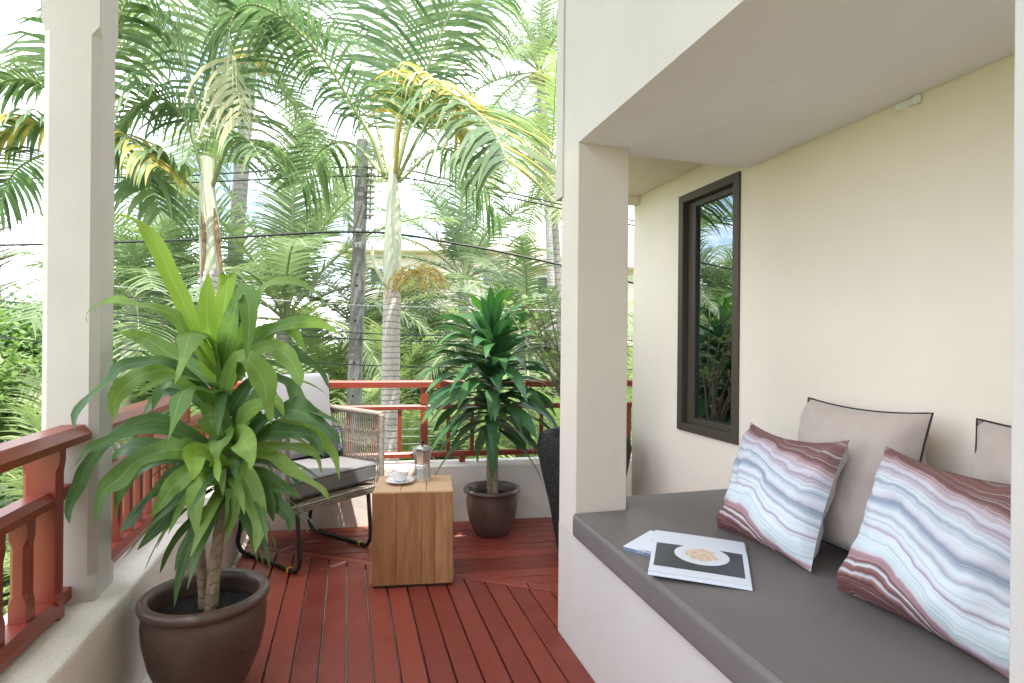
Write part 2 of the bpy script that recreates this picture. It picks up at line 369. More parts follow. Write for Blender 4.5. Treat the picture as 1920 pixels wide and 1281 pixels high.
M_COCO = leafmat('coconut_leaflet', (.17, .235, .125), (.25, .325, .18), None, .45, .45)
M_COCOB = leafmat('bluish_coconut_leaflet', (.15, .22, .14), (.22, .29, .18), None, .40, .45)
M_ARECA = leafmat('areca_leaflet', (.23, .315, .125), (.33, .41, .18), None, .45, .45)
M_BUSH = leafmat('shrub_leaf', (.14, .24, .07), (.23, .34, .105), None, .40, .5)
M_BUSHD = leafmat('tree_leaf', (.06, .14, .03), (.10, .20, .04), None, .35, .5)
M_GREYN = leafmat('grey_needle_foliage', (.22, .24, .19), (.30, .31, .25), None, .3, .7)
M_RACHIS = mat('palm_rachis', (.30, .34, .17), .55); M_RACHISY = mat('yellow_rachis', (.55, .42, .14), .55)
def trunkmat(name, c0, c1, ring, dark=(.09, .08, .07), rs=.45):
    m = mat(name, c0, .85); k = N(m); v = k.coord(); x = k.xyz(v)
    z = k.math('ADD', k.math('MULTIPLY', x[2], ring), k.math('MULTIPLY', k.noise(v, 9, 3), rs*2))
    fr = k.math('FRACT', z); band = k.ramp(fr, [(0, g1(1)), (.10, g1(.5)), (.20, g1(0)), (.93, g1(0)), (1, g1(1))])
    c = k.ramp(k.noise(k.coord((30, 30, 9)), 2, 5, .7), [(.3, c0), (.7, c1)]); c = k.mix(k.math('MULTIPLY', band, .7), c, dark)
    k.col(c); k.bump(k.math('ADD', k.math('MULTIPLY', band, -1), k.noise(v, 70, 3)), .5, .008); return m
M_TRUNK = trunkmat('ringed_palm_trunk', (.34, .30, .27), (.52, .48, .44), 19)
M_TRUNK2 = trunkmat('coconut_trunk', (.30, .27, .25), (.48, .44, .41), 11)
def shaftmat():
    m = mat('palm_crownshaft', (.4, .45, .33), .45); k = N(m)
    k.col(k.ramp(k.noise(k.coord((26, 26, 1.3)), 1.6, 5, .6), [(.3, (.36, .40, .28)), (.55, (.52, .55, .43)), (.75, (.66, .66, .58))])); return m
M_SHAFT = shaftmat()
M_SHEATH = trunkmat('brown_leaf_sheath', (.22, .12, .07), (.42, .28, .17), 3, (.14, .07, .04))
M_CANE = trunkmat('dracaena_cane', (.20, .14, .09), (.36, .27, .18), 26, (.20, .14, .09), 2.2)
M_BARK = trunkmat('tree_bark', (.12, .09, .07), (.22, .17, .13), 5)
def concrete():
    m = mat('weathered_concrete', (.3, .29, .28), .9); k = N(m); v = k.coord()
    c = k.ramp(k.noise(v, 3, 8, .72), [(.3, (.12, .115, .11)), (.6, (.22, .215, .205)), (.8, (.34, .33, .315))])
    pit = k.ramp(k.noise(v, 60, 4, .7), [(.62, g1(0)), (.74, g1(1))]); k.col(k.mix(k.math('MULTIPLY', pit, .5), c, (.10, .095, .09))); k.bump(k.noise(v, 45, 5, .7), .6, .01); return m
M_POLE = concrete()
M_WIRE = mat('black_cable', (.015, .016, .018), .5); M_WIREL = mat('grey_thin_wire', (.45, .47, .48), .5)
M_CERAM = mat('grey_insulator', (.5, .5, .48), .3); M_STEEL = mat('galvanised_bolt', (.42, .42, .42), .45, .8); M_HOLE = mat('bolt_hole_shadow', (.01, .01, .01), .9)
M_FRUIT = mat('palm_fruit', (.52, .40, .12), .6); M_FLOWER = mat('orange_flower', (.6, .16, .03), .6)
def planter():
    m = mat('rough_black_planter', (.012, .012, .012), .7); k = N(m); v = k.coord()
    k.bump(k.noise(v, 70, 5, .7), 1, .02); k.col(k.ramp(k.noise(v, 110, 3), [(.55, (.010, .010, .010)), (.75, (.16, .15, .14))])); return m
M_PLANTER = planter()
def ground():
    m = mat('garden_ground', (.1, .12, .04), .95); k = N(m); v = k.coord()
    k.col(k.ramp(k.noise(v, .8, 6, .7), [(.3, (.05, .09, .02)), (.55, (.12, .17, .05)), (.75, (.30, .26, .18))])); k.bump(k.noise(v, 9, 5), .6, .1); return m
M_GROUND = ground()
M_ROOF = mat('roof_underside', (.72, .68, .61), .9); M_FGLASS = mat('far_window_glass', (.03, .04, .05), .1)

# ------------------------------------------------------------------ setting: ground, terrace slab, deck
GZ = -3.2
g = MB().add([(-300, -200, GZ), (300, -200, GZ), (300, 600, GZ), (-300, 600, GZ)], [(0, 1, 2, 3)]).build('ground', M_GROUND); g['kind'] = 'structure'; g['label'] = 'green garden ground below the terrace'
FW = lambda a, off=0: 3.815-.094*a+off                 # inner face of the far parapet, house frame
MIT = lambda a: 3.28-.66*a
slab = bpy.data.objects.new('terrace_slab', MB().prism([(-1.0, -6.4), (1.9, -6.4), (1.9, FW(1.9, .22)), (-1.0, FW(-1.0, .22))], -.35, -.032).mesh('terrace_slab', M_CONC)); COL.objects.link(slab)
slab.rotation_euler = (0, 0, A16); slab['kind'] = 'structure'
deck = bpy.data.objects.new('deck', None); COL.objects.link(deck); deck.rotation_euler = (0, 0, A16); deck['kind'] = 'structure'; deck['label'] = 'dark red painted timber deck'
def plank(poly):
    if len(poly) < 3: return
    ar = abs(sum(poly[i-1][0]*poly[i][1]-poly[i][0]*poly[i-1][1] for i in range(len(poly))))/2
    if ar < .0015: return
    dz = random.uniform(-.0015, .0012)
    MB().prism(poly, -.030, dz, .0025).build('plank', M_DECK, deck)
PW, GAP = .0945, .007
BORD = .075
for i in range(-6, 17):
    a0, a1 = i*PW+GAP/2, (i+1)*PW-GAP/2
    if a1 > .848:
        if a0 < .83: plank([(a0, -6.3), (.848, -6.3), (.848, 2.231), (a0, 2.231)])
        b_0 = 2.235
    else: b_0 = -6.3
    p = [(a0, b_0), (a1, b_0), (a1, 4.2), (a0, 4.2)]
    p = clip(p, .66, 1, 3.28-BORD)
    if len(p) > 2 and max(q[1] for q in p)-min(q[1] for q in p) > .01: plank(p)
# border board along the mitre
p = [(-.567, 2), (.86, 2), (.86, 5), (-.567, 5)]; p = clip(p, .66, 1, 3.28-.006); p = clip(p, -.66, -1, -(3.28-BORD+.006)); p = clip(p, .094, 1, 3.80); plank(p)
p = [(.864, 1.9), (1.685, 1.9), (1.685, 5), (.864, 5)]; p = clip(p, .66, 1, 3.28-.006); p = clip(p, -.66, -1, -(3.28-BORD+.006)); p = clip(p, 0, -1, -2.235); plank(p)
for i in range(22):
    c1 = 3.80-i*PW; c0 = c1-PW+GAP
    p = [(-.567, 1.5), (1.685, 1.5), (1.685, 5), (-.567, 5)]
    p = clip(p, .094, 1, c1); p = clip(p, -.094, -1, -c0); p = clip(p, -.66, -1, -3.28); p = clip(p, 0, -1, -2.235); plank(p)

# ------------------------------------------------------------------ the house on the right
house = thing('house', 'cream rendered house with an open window-seat alcove beside the deck', 'house', (0, 0, 0), A16)
FA, WA, BE = .85, 1.69, 2.23
mb = MB(); mb.box(FA, WA-.001, -1.6, BE, -.03, .449); mb.build('bench_plinth', M_CREAM, house)
def soft(mbx, x0, x1, y0, y1, z0, z1, b=.004): mbx.box(x0, x1, y0, y1, z0, z1, b)
mb = MB(); mb.post(FA, 1.068, 2.052, BE-.001, [(.4495, .003), (1.9745, .003)]); mb.build('pillar', M_PILC, house)
mb = MB(); mb.box(FA+.0005, 1.068, .05, .547, .4495, 1.9745, .003); mb.build('pillar', M_WHITE, house)
mb = MB(); mb.prism([(FA, -1.6), (WA-.0015, -1.6), (WA-.0015, 2.13), (1.07, 2.13), (1.07, BE), (FA, BE)], 1.975, 3.498); mb.v = mb.v; hd = mb.build('lintel', [M_CREAM, M_SOFFIT], house)
for f in hd.data.polygons:
    if f.normal.z < -.5: f.material_index = 1
mb = MB(); mb.box(FA-.008, 1.0, 2.205, 2.285, 1.80, 3.498, .003); mb.build('beam_end', M_WHITE, house)
mb = MB(); mb.prism([(1.075, 2.132), (WA-.002, 2.132), (WA-.002, 3.178), (1.46, 3.178)], 2.088, 2.30); mb.prism([(1.44, 3.10), (WA-.002, 3.10), (WA-.002, 3.177), (1.46, 3.177)], 2.045, 2.087); mb.build('passage_ceiling', M_WARM, house)
# window wall with its opening
wb0, wb1, wz0, wz1 = 2.178, 2.665, .743, 1.976
mb = MB(); WT = .16
for b0, b1, z0, z1 in ((-6.4, wb0, -.03, 3.498), (wb1, 3.18, -.03, 3.498), (wb0, wb1, -.03, wz0), (wb0, wb1, wz1, 3.498)): mb.box(WA, WA+WT, b0, b1, z0, z1)
mb.build('wall', M_WARM, house)
mb = MB(); [mb.box(a0, a1, 3.02, 3.178, z0, z1) for a0, a1, z0, z1 in ((WA+WT, 2.1, -.03, 3.498), (3.9, 4.6, -.03, 3.498), (2.1, 3.9, -.03, .5), (2.1, 3.9, 2.4, 3.498))]; mb.build('wall', M_WARM, house)  # unseen wall; its opening is added to let daylight reach the curtain
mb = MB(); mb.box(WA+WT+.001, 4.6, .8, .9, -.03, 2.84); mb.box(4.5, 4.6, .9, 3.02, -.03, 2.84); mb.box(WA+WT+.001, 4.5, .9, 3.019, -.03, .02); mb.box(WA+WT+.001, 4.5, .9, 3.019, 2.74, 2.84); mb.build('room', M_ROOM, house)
win = MB(); fw = .042
for b0, b1, z0, z1 in ((wb0, wb0+fw, wz0, wz1), (wb1-fw, wb1, wz0, wz1), (wb0+fw, wb1-fw, wz0, wz0+fw), (wb0+fw, wb1-fw, wz1-fw, wz1)): win.box(WA-.012, WA+.075, b0+.0005, b1-.0005, z0+.0005, z1-.0005, .002)
wino = win.build('window', M_FRAME, house); wino['label'] = 'tall bronze framed fixed window'
sf = MB(); i0, i1, j0, j1 = wb0+fw, wb1-fw, wz0+fw, wz1-fw; q = .030
for b0, b1, z0, z1 in ((i0, i0+q, j0, j1), (i1-q*2.1, i1, j0, j1), (i0+q, i1-q*2.1, j0, j0+q), (i0+q, i1-q*2.1, j1-q, j1)): sf.box(WA+.022, WA+.060, b0, b1, z0, z1, .002)
sf.build('sash', M_FRAME, wino)
MB().box(WA+.038, WA+.044, i0+q-.004, i1-q*2.1+.004, j0+q-.004, j1-q+.004).build('pane', M_GLASS, wino)
gk = MB()
for b0, b1, z0, z1 in ((i0+q, i0+q+.006, j0+q, j1-q), (i1-q*2.1-.006, i1-q*2.1, j0+q, j1-q), (i0+q+.006, i1-q*2.1-.006, j0+q, j0+q+.006)): gk.box(WA+.030, WA+.0375, b0, b1, z0, z1)
gk.build('gasket', M_GASKET, wino)
# roof over the terrace, added shade block, ground-floor walls
MB().box(-.99, 4.7, -6.5, 2.27, 3.5, 3.67).build('roof_slab', M_ROOF, house)
MB().prism([(1.15, 2.272), (4.7, 2.272), (4.7, 3.45), (1.45, 3.45)], 3.502, 3.67).build('eave', M_ROOF, house)
MB().box(1.9, 4.6, -6.4, 3.17, 3.671, 6.2).build('shade_block', M_CREAM, house)  # unseen block, added to shade the dark dracaena and the far right
MB().box(-.98, 4.5, -6.35, 3.95, GZ-.1, -.352).build('ground_floor_wall', M_CREAM, house)
# mend of mesh tape under the soffit edge
mp = toB(P(1572, 243, 1.72)); mt = MB()
V = []; nn = 8
for i in range(nn+1):
    for j in range(3):
        V.append((WA-.004-.006*math.sin(i*.9), mp[1]-.045+.01*i, 1.972-.012*j+.003*math.sin(i*1.7+j)))
mt.add(V, [(i*3+j, i*3+j+1, i*3+j+4, i*3+j+3) for i in range(nn) for j in range(2)]); mt.add([(v[0]-.0015, v[1], v[2]) for v in V], [(i*3+j, i*3+j+3, i*3+j+4, i*3+j+1) for i in range(nn) for j in range(2)])
mt.build('mending_tape', M_CHINA, house)

# curtain inside the window
V = []; F2 = []; n = 60; ct = MB()
for i in range(n+1):
    b = 1.95+.75*i/n; a = WA+.23+.03*math.sin(i*.95)+.012*math.sin(i*2.3)
    for z in (.1, .8, 1.5, 2.3): V.append((a, b, z))
ct.add(V, [(i*4+j, i*4+4+j, i*4+5+j, i*4+1+j) for i in range(n) for j in range(3)], 0, None, True)
cu = ct.build('curtain', M_CURTAIN, None, (0, 0, 0), A16); tag(cu, 'pale grey curtain hanging behind the tall window', 'curtain')

# ------------------------------------------------------------------ parapets, left pillar
mb = MB(); mb.box(-1.0, -.70, -6.4, 2.91, -.33, .36, .012); par = mb.build('parapet_wall', M_CONC, None, (0, 0, 0), A16)
tag(par, 'pebble-rendered low parapet under the cream pillar', 'low wall')
mb = MB(); mb.prism([(-1.0, 2.911), (-.60, 2.911), (-.60, FW(-.60)-.001), (-1.0, FW(-1.0)-.001)], -.33, .362, .01); o = mb.build('parapet_buttress', M_WHITE, None, (0, 0, 0), A16)
tag(o, 'white painted wall block where the low parapets meet', 'low wall')
mb = MB(); mb.prism([(-1.0, FW(-1.0)), (2.6, FW(2.6)), (2.6, FW(2.6, .2)), (-1.0, FW(-1.0, .2))], -.33, .372, .01); o = mb.build('parapet_wall', M_CONC, None, (0, 0, 0), A16)
tag(o, 'pebble-rendered low parapet behind the woven chair', 'low wall')
back_screen = MB(); back_screen.box(-1.0, 4.6, -6.7, -6.41, -.03, 3.499); back_screen.build('wall', M_CREAM, house)  # unseen wall added behind the camera to cut light on the pillar fronts
pl = MB(); pl.post(-.930, -.773, 2.112, 2.262, [(.361, 0), (.425, 0), (.445, .022), (2.165, .022), (2.195, 0), (3.499, 0)]); po = pl.build('pillar', M_WHITE, None, (0, 0, 0), A16)
tag(po, 'cream square pillar with chamfered corners standing on the parapet', 'pillar')

# ------------------------------------------------------------------ railings
def hrail(mb, a0, a1, b0, b1, z0, z1, ch=.016):
    prof = [(a0, z0), (a1, z0), (a1, z1-ch*1.3), (a1-ch, z1), (a0+ch, z1), (a0, z1-ch*1.3)]
    n = 6; V = [(a, b0, z) for a, z in prof]+[(a, b1, z) for a, z in prof]
    mb.add(V, [tuple(range(n)), tuple(reversed(range(n, 2*n)))]+[(i, n+i, n+(i+1) % n, (i+1) % n) for i in range(n)])
    return mb
def baluster(parent, a, b, z0, z1, w=.044, d=.044, ch=.011):
    m = MB(); h = z1-z0; m.post(a-w/2, a+w/2, b-d/2, b+d/2, [(z0, .001), (z0+.05, .001), (z0+.075, ch), (z1-.075, ch), (z1-.05, .001), (z1, .001)])
    return m.build('baluster', M_RAIL, parent)
near = thing('railing', 'red timber railing ending at the front of the cream pillar', 'railing', (0, 0, 0), A16)
hrail(MB(), -.885, -.785, -6.3, 2.1115, .878, .925, .020).build('handrail', M_RAIL, near)
hrail(MB(), -.905, -.83, -6.3, 1.985, .70, .742).build('middle_rail', M_RAIL, near)
hrail(MB(), -.905, -.815, -6.3, 1.985, .375, .418).build('bottom_rail', M_RAIL, near)
mb = MB(); mb.post(-.915, -.818, 1.986, 2.022, [(.3605, .001), (.41, .001), (.44, .012), (.80, .012), (.83, .001), (.8775, .001)]); mb.build('post', M_RAIL, near)
for z in (.375, .70): MB().box(-.905, -.835, 2.0225, 2.1115, z, z+.04, .003).build('stub_rail', M_RAIL, near)
for b in [1.88-.145*i for i in range(14)]: baluster(near, -.862, b, .4185, .6995)
mid = thing('railing', 'red timber railing behind the large potted plant, beyond the pillar', 'railing', (0, 0, 0), A16)
bz1 = FW(-.84, .08)
hrail(MB(), -.885, -.785, 2.263, bz1-.031, .878, .925, .018).build('handrail', M_RAIL, mid)
hrail(MB(), -.875, -.80, 2.263, bz1-.031, .715, .755).build('middle_rail', M_RAIL, mid)
hrail(MB(), -.875, -.80, 2.263, bz1-.031, .395, .436).build('bottom_rail', M_RAIL, mid)
for i in range(13): 
    b = 2.36+i*.118
    if b < bz1-.06: baluster(mid, -.838, b, .4365, .7145, .034, .034, .008)
for b in (2.75, 3.35): 
    MB().box(-.862, -.814, b-.024+.04, b+.024+.04, .7555, .8775, .002).build('rail_block', M_RAIL, mid)
ang = math.atan(-.094)
far = thing('railing', 'red timber railing running along the far parapet', 'railing', B(-.84, FW(-.84, .10)), A16+ang)
L = 3.3
MB().box(-.032, .032, -.032, .032, .3725, .93, .003).build('corner_post', M_RAIL, far)
m = MB()
def xr(z0, z1, w, nm, x0=.033):
    V = []; c = .010
    prof = [(-w, z0), (w, z0), (w, z1-c), (w-c, z1), (-w+c, z1), (-w, z1-c)]; n = 6
    V = [(x0, y, z) for y, z in prof]+[(L, y, z) for y, z in prof]
    MB().add(V, [tuple(reversed(range(n))), tuple(range(n, 2*n))]+[(i, (i+1) % n, n+(i+1) % n, n+i) for i in range(n)]).build(nm, M_RAIL, far)
xr(.885, .932, .036, 'handrail'); xr(.735, .768, .024, 'middle_rail'); xr(.415, .450, .026, 'bottom_rail')
for x in (1.34, 2.46): MB().box(x-.024, x+.024, -.023, .023, .4505, .7345, .003).build('post', M_RAIL, far); MB().box(x-.024, x+.024, -.023, .023, .7685, .8845, .003).build('post', M_RAIL, far)
for i in range(20):
    x = .20+.163*i
    if abs(x-1.34) > .05 and abs(x-2.46) > .05 and x < L: MB().box(x-.013, x+.013, -.012, .012, .4505, .7345, .002).build('baluster', M_RAIL, far)
for z in (.50, .55, .60, .65): MB().tube([(.03, .018, z), (L, .018, z)], .0022, 6).build('cable', M_STEEL, far)
for x in (.6, 1.6, 2.6): MB().box(x-.02, x+.02, -.02, .02, .3725, .4145, .002).build('rail_foot', M_RAIL, far)

# ------------------------------------------------------------------ window seat cushion
cx = [(.832, .02), (FA-.004, .02)]
poly = [(.815, .30), (1.686, .30), (1.686, 2.225), (1.075, 2.225), (1.072, 2.046), (.832, 2.046)]
poly[0] = (.800, .552); poly.insert(0, (1.072, .552)); poly.insert(0, (1.072, .30)); poly = [poly[0], poly[3], poly[4], poly[5], poly[6], poly[7], poly[2], poly[1]]
bm = bmesh.new(); vs = [bm.verts.new((p[0], p[1], .4505)) for p in poly]; f = bm.faces.new(vs)
r = bmesh.ops.extrude_face_region(bm, geom=[f]); top = [e for e in r['geom'] if isinstance(e, bmesh.types.BMVert)]
for v in top: v.co.z = .540
bmesh.ops.recalc_face_normals(bm, faces=bm.faces)
bmesh.ops.bevel(bm, geom=[e for e in bm.edges], offset=.018, segments=5, profile=.55, affect='EDGES')
mb = MB(); mb.frombm(bm, 0, True); cush = mb.build('seat_cushion', M_TAUPE, None, (0, 0, 0), A16)
tag(cush, 'taupe leather cushion covering the window seat', 'seat cushion')
# stitched seam along the front edge
MB().tube([(.8135, .57, .5385), (.8445, 2.04, .5385)], .0024, 6).build('seam', M_TAUPE, cush)

# ------------------------------------------------------------------ pillows
def pillow(name, label, b_near, b_far, a_bot, lean, size, thick, mats, z0=.541, roll=0, piping=False, seed=0, group=None, dent=0):
    """square pillow standing on the seat; local x runs towards the camera, y up, z out of the face"""
    n = 26; w = (b_far-b_near)/2; h = size/2; mb = MB(); V = []; UV = []
    rs = random.Random(seed); ox = rs.uniform(0, 50)
    for side in (1, -1):
        for j in range(n+1):
            for i in range(n+1):
                u, v = -1+2*i/n, -1+2*j/n
                x = w*u*(1-.075*(1-v*v)*abs(u)**3); y = h*v*(1-.075*(1-u*u)*abs(v)**3)
                if v > 0: y -= dent*h*(1-u*u)*v**2
                t = max(0, (1-abs(u)**3.2)*(1-abs(v)**3.2))**.5*thick*.5
                nz = noise.noise(Vector((u*2.2+ox, v*2.2, side*3)))*.014+noise.noise(Vector((u*5+ox, v*4, side*3)))*.008+.006*math.sin(22*math.atan2(v, u)+ox)*max(0, math.hypot(u, v)-.75)
                nz = nz*1.5+.007*math.sin(9*(u+v)+ox)*max(0, abs(u*v))-.010*math.exp(-((u*.6+v-.2-.3*math.sin(u*2+ox))/.10)**2)*(1-u*u)-.008*math.exp(-((u-v*.5+.45+.2*math.sin(v*3+ox))/.09)**2)*(1-v*v)
                V.append((x, y, side*(t+(nz if t > 1e-6 else 0)*min(1, t/.02)))); UV.append(((u+1)/2, (v+1)/2))
    m = (n+1)**2; F1 = []; F2 = []
    for j in range(n):
        for i in range(n):
            a = j*(n+1)+i; F1.append((a, a+1, a+n+2, a+n+1)); F2.append((m+a, m+a+n+1, m+a+n+2, m+a+1))
    k = len(mb.v); mb.add(V, F1, 0, UV, True); mb.f += [tuple(q) for q in F2]; mb.m += [1]*len(F2); mb.smooth += [True]*len(F2); mb.uv += [[UV[j] for j in q] for q in F2]
    o = mb.build(name, mats)
    c = B(a_bot, (b_near+b_far)/2)
    # axes: x -> -b (towards the camera), y -> up, z -> -a (out from the wall)
    ex = -(B(0, 1)-B(0, 0)); ez = -(B(1, 0)-B(0, 0)); ey = Vector((0, 0, 1))
    rot = Matrix((ex, ey, ez)).transposed().to_4x4()
    o.matrix_world = Matrix.Translation(Vector((c.x, c.y, z0))) @ rot @ Matrix.Rotation(-R(lean), 4, 'X') @ Matrix.Rotation(R(roll), 4, 'Z') @ Matrix.Translation((0, h*.965, 0))
    bpy.context.view_layer.update()
    zmin = min((o.matrix_world @ v.co).z for v in o.data.vertices); o.location.z += z0-zmin
    tag(o, label, 'pillow', group)
    if piping:
        loop = []
        for s_ in range(4):
            for i in range(n):
                q = -1+2*i/n; u, v = [(q, -1), (1, q), (-q, 1), (-1, -q)][s_]
                x = w*u*(1-.075*(1-v*v)*abs(u)**3); y = h*v*(1-.075*(1-u*u)*abs(v)**3)
                if v > 0: y -= dent*h*(1-u*u)*v**2
                loop.append((x*1.004, y*1.004, 0))
        MB().tube(loop, .0030, 6, 0, True).build('piping', M_PIPE, o)
    return o
pillow('beige_pillow', 'plain beige pillow with black piping behind the marbled pillow near the books', 1.215, 1.665, 1.495, 11, .475, .19, [M_BEIGE, M_BEIGE], piping=True, seed=3)
pillow('beige_pillow', 'plain beige pillow with black piping furthest from the window', .62, 1.105, 1.50, 12, .475, .19, [M_BEIGE, M_BEIGE], piping=True, seed=5)
pillow('striped_pillow', 'marbled stripe pillow leaning beside the open book', 1.325, 1.75, 1.275, 21, .398, .135, [M_STRIPE, M_PILBACK], seed=9, dent=.10, roll=1)
pillow('striped_pillow', 'marbled stripe pillow furthest from the books', .765, 1.215, 1.255, 22, .408, .145, [M_STRIPE, M_PILBACK], seed=12, dent=.08, roll=-1)

# ------------------------------------------------------------------ books
def slabmesh(c, z0, z1, mi=0):
    """box over four plan corners with their own heights"""
    V = [(p[0], p[1], z) for p, z in zip(c, z0)]+[(p[0], p[1], z) for p, z in zip(c, z1)]
    return V, [(3, 2, 1, 0), (4, 5, 6, 7), (0, 1, 5, 4), (1, 2, 6, 5), (2, 3, 7, 6), (3, 0, 4, 7)]
sb = thing('small_book', 'slim white book with grey-blue spine lying under the open book', 'book', (.359, 1.809, .5405), 0)
e1 = Vector((.072, -.058)).normalized(); e2 = Vector((.107, .157)).normalized(); e2 = (e2-e1*e2.dot(e1)).normalized()
rzb = math.atan2(e1.y, e1.x); sb.rotation_euler = (0, 0, rzb)
M_SPINE = mat('grey_blue_cover', (.16, .20, .29), .5); M_COVER = mat('white_cover', (.72, .75, .82), .45); M_PRINT = mat('print_ink', (.05, .05, .07), .6); M_PRINTW = mat('white_print', (.7, .72, .78), .6)
MB().box(.0015, .150, .002, .196, .0015, .0105).build('pages', M_PAPER, sb)
m = MB(); m.box(0, .152, 0, .198, 0, .0013); m.box(0, .152, 0, .0013, .0013, .0107); m.build('spine', M_SPINE, sb)
cov = MB().box(0, .152, 0, .198, .0107, .0122).build('cover', M_COVER, sb)
def text(body, size, parent, loc, rot, m, sp=1.0):
    c = bpy.data.curves.new('lettering', 'FONT'); c.body = body; c.size = size; c.align_x = 'CENTER'; c.align_y = 'CENTER'; c.extrude = .00012; c.space_character = sp
    t = bpy.data.objects.new('lettering', c); COL.objects.link(t); bpy.context.view_layer.update()
    me = bpy.data.meshes.new_from_object(t); bpy.data.objects.remove(t, do_unlink=True); me.materials.clear(); me.materials.append(m)
    o = bpy.data.objects.new('lettering', me); COL.objects.link(o); o.parent = parent; o.location = loc; o.rotation_euler = rot; return o
text('LAIT', .013, cov, (.062, .118, .01235), (0, 0, 0), M_PRINT, 1.5)
text('cuisine', .007, cov, (.062, .098, .01235), (0, 0, 0), M_PRINT, 1.1)
m = MB(); m.add([(.05, .002, .0124), (.15, .002, .0124), (.15, .030, .0124)], [(0, 1, 2)]); m.build('cover_print', M_SPINE, sb)
text('LAIT', .0085, sb, (.060, -.0002, .0060), (R(90), 0, 0), M_PRINTW, 1.6)
ob = thing('open_book', 'large open cookbook showing a plate of food on a dark page', 'book', (.384, 1.585, .5405), 0)
c = [Vector((0, 0)), Vector((.262, -.071)), Vector((.383, .269)), Vector((.108, .351))]          # near-left, near-right, far-right, far-left
def lerp4(u, v): return c[0]*(1-u)*(1-v)+c[1]*u*(1-v)+c[2]*u*v+c[3]*(1-u)*v
def zb(u): return .0128*(1-u)**.8+.0006
def page(z0, z1, u0, u1, v0, v1, nm, ms, par):
    V = []; UV = []; nx, ny = 14, 14; fz = lambda u, v, z: z+zb(u)+.0012*math.sin(u*3.1)*math.sin(v*3)
    for z in (z0, z1):
        for j in range(ny+1):
            for i in range(nx+1):
                u, v = u0+(u1-u0)*i/nx, v0+(v1-v0)*j/ny; q = lerp4(u, v); V.append((q.x, q.y, fz(u, v, z))); UV.append((u, v))
    k = (nx+1)*(ny+1); Fc = []
    for j in range(ny):
        for i in range(nx):
            a = j*(nx+1)+i; Fc += [(k+a, k+a+1, k+a+nx+2, k+a+nx+1), (a, a+nx+1, a+nx+2, a+1)]
    for i in range(nx): Fc += [(i, i+1, k+i+1, k+i), (ny*(nx+1)+i+1, ny*(nx+1)+i, k+ny*(nx+1)+i, k+ny*(nx+1)+i+1)]
    for j in range(ny): a = j*(nx+1); b = a+nx; Fc += [(a+nx+1, a, k+a, k+a+nx+1), (b, b+nx+1, k+b+nx+1, k+b)]
    m = MB(); m.add(V, Fc, 0, UV, False); return m.build(nm, ms, par)
def pagemat():
    m = mat('printed_page', (.7, .7, .75), .38); k = N(m); x = k.xyz(k.coord((1, 1, 1), 'UV'))
    def band(s, a, b): return k.math('MULTIPLY', k.math('GREATER_THAN', s, a), k.math('LESS_THAN', s, b))
    dark = k.math('MULTIPLY', band(x[0], .045, .945), band(x[1], .13, .66))
    c0 = k.mix(dark, (.72, .75, .82), (.045, .050, .062))
    dx = k.math('MULTIPLY', k.math('SUBTRACT', x[0], .525), .278); dy = k.math('MULTIPLY', k.math('SUBTRACT', x[1], .49), .36)
    d = k.math('SQRT', k.math('ADD', k.math('POWER', dx, 2), k.math('POWER', dy, 2)))
    c0 = k.mix(k.math('LESS_THAN', d, .079), c0, (.74, .75, .80))
    c0 = k.mix(k.math('MULTIPLY', band(d, .056, .0585), .25), c0, (.5, .5, .55))
    fx = k.math('ADD', d, k.math('MULTIPLY', k.noise(k.coord((1, 1, 1), 'UV'), 14, 3), .05))
    nz = k.noise(k.coord((1, 1, 1), 'UV'), 26, 5, .7)
    food = k.ramp(nz, [(.30, (.10, .12, .03)), (.38, (.72, .62, .48)), (.46, (.82, .74, .62)), (.52, (.62, .26, .10)), (.58, (.80, .70, .56)), (.66, (.22, .16, .10)), (.72, (.75, .5, .3))])
    c0 = k.mix(k.math('LESS_THAN', fx, .072), c0, food); k.col(c0); return m
M_PAGE = pagemat()
page(0, .0035, 0, 1, 0, 1, 'back_cover', M_COVER, ob)
page(.0036, .0105, .006, .996, .008, .72, 'page_block', M_PAPER, ob)
page(.0036, .0085, .012, .975, .722, .995, 'page_block', M_PAPER, ob)
page(.0106, .0112, .004, .985, .045, .985, 'printed_page', M_PAGE, ob)
page(.0113, .0118, .0, .99, .012, .042, 'page_edge', M_PAPER, ob)

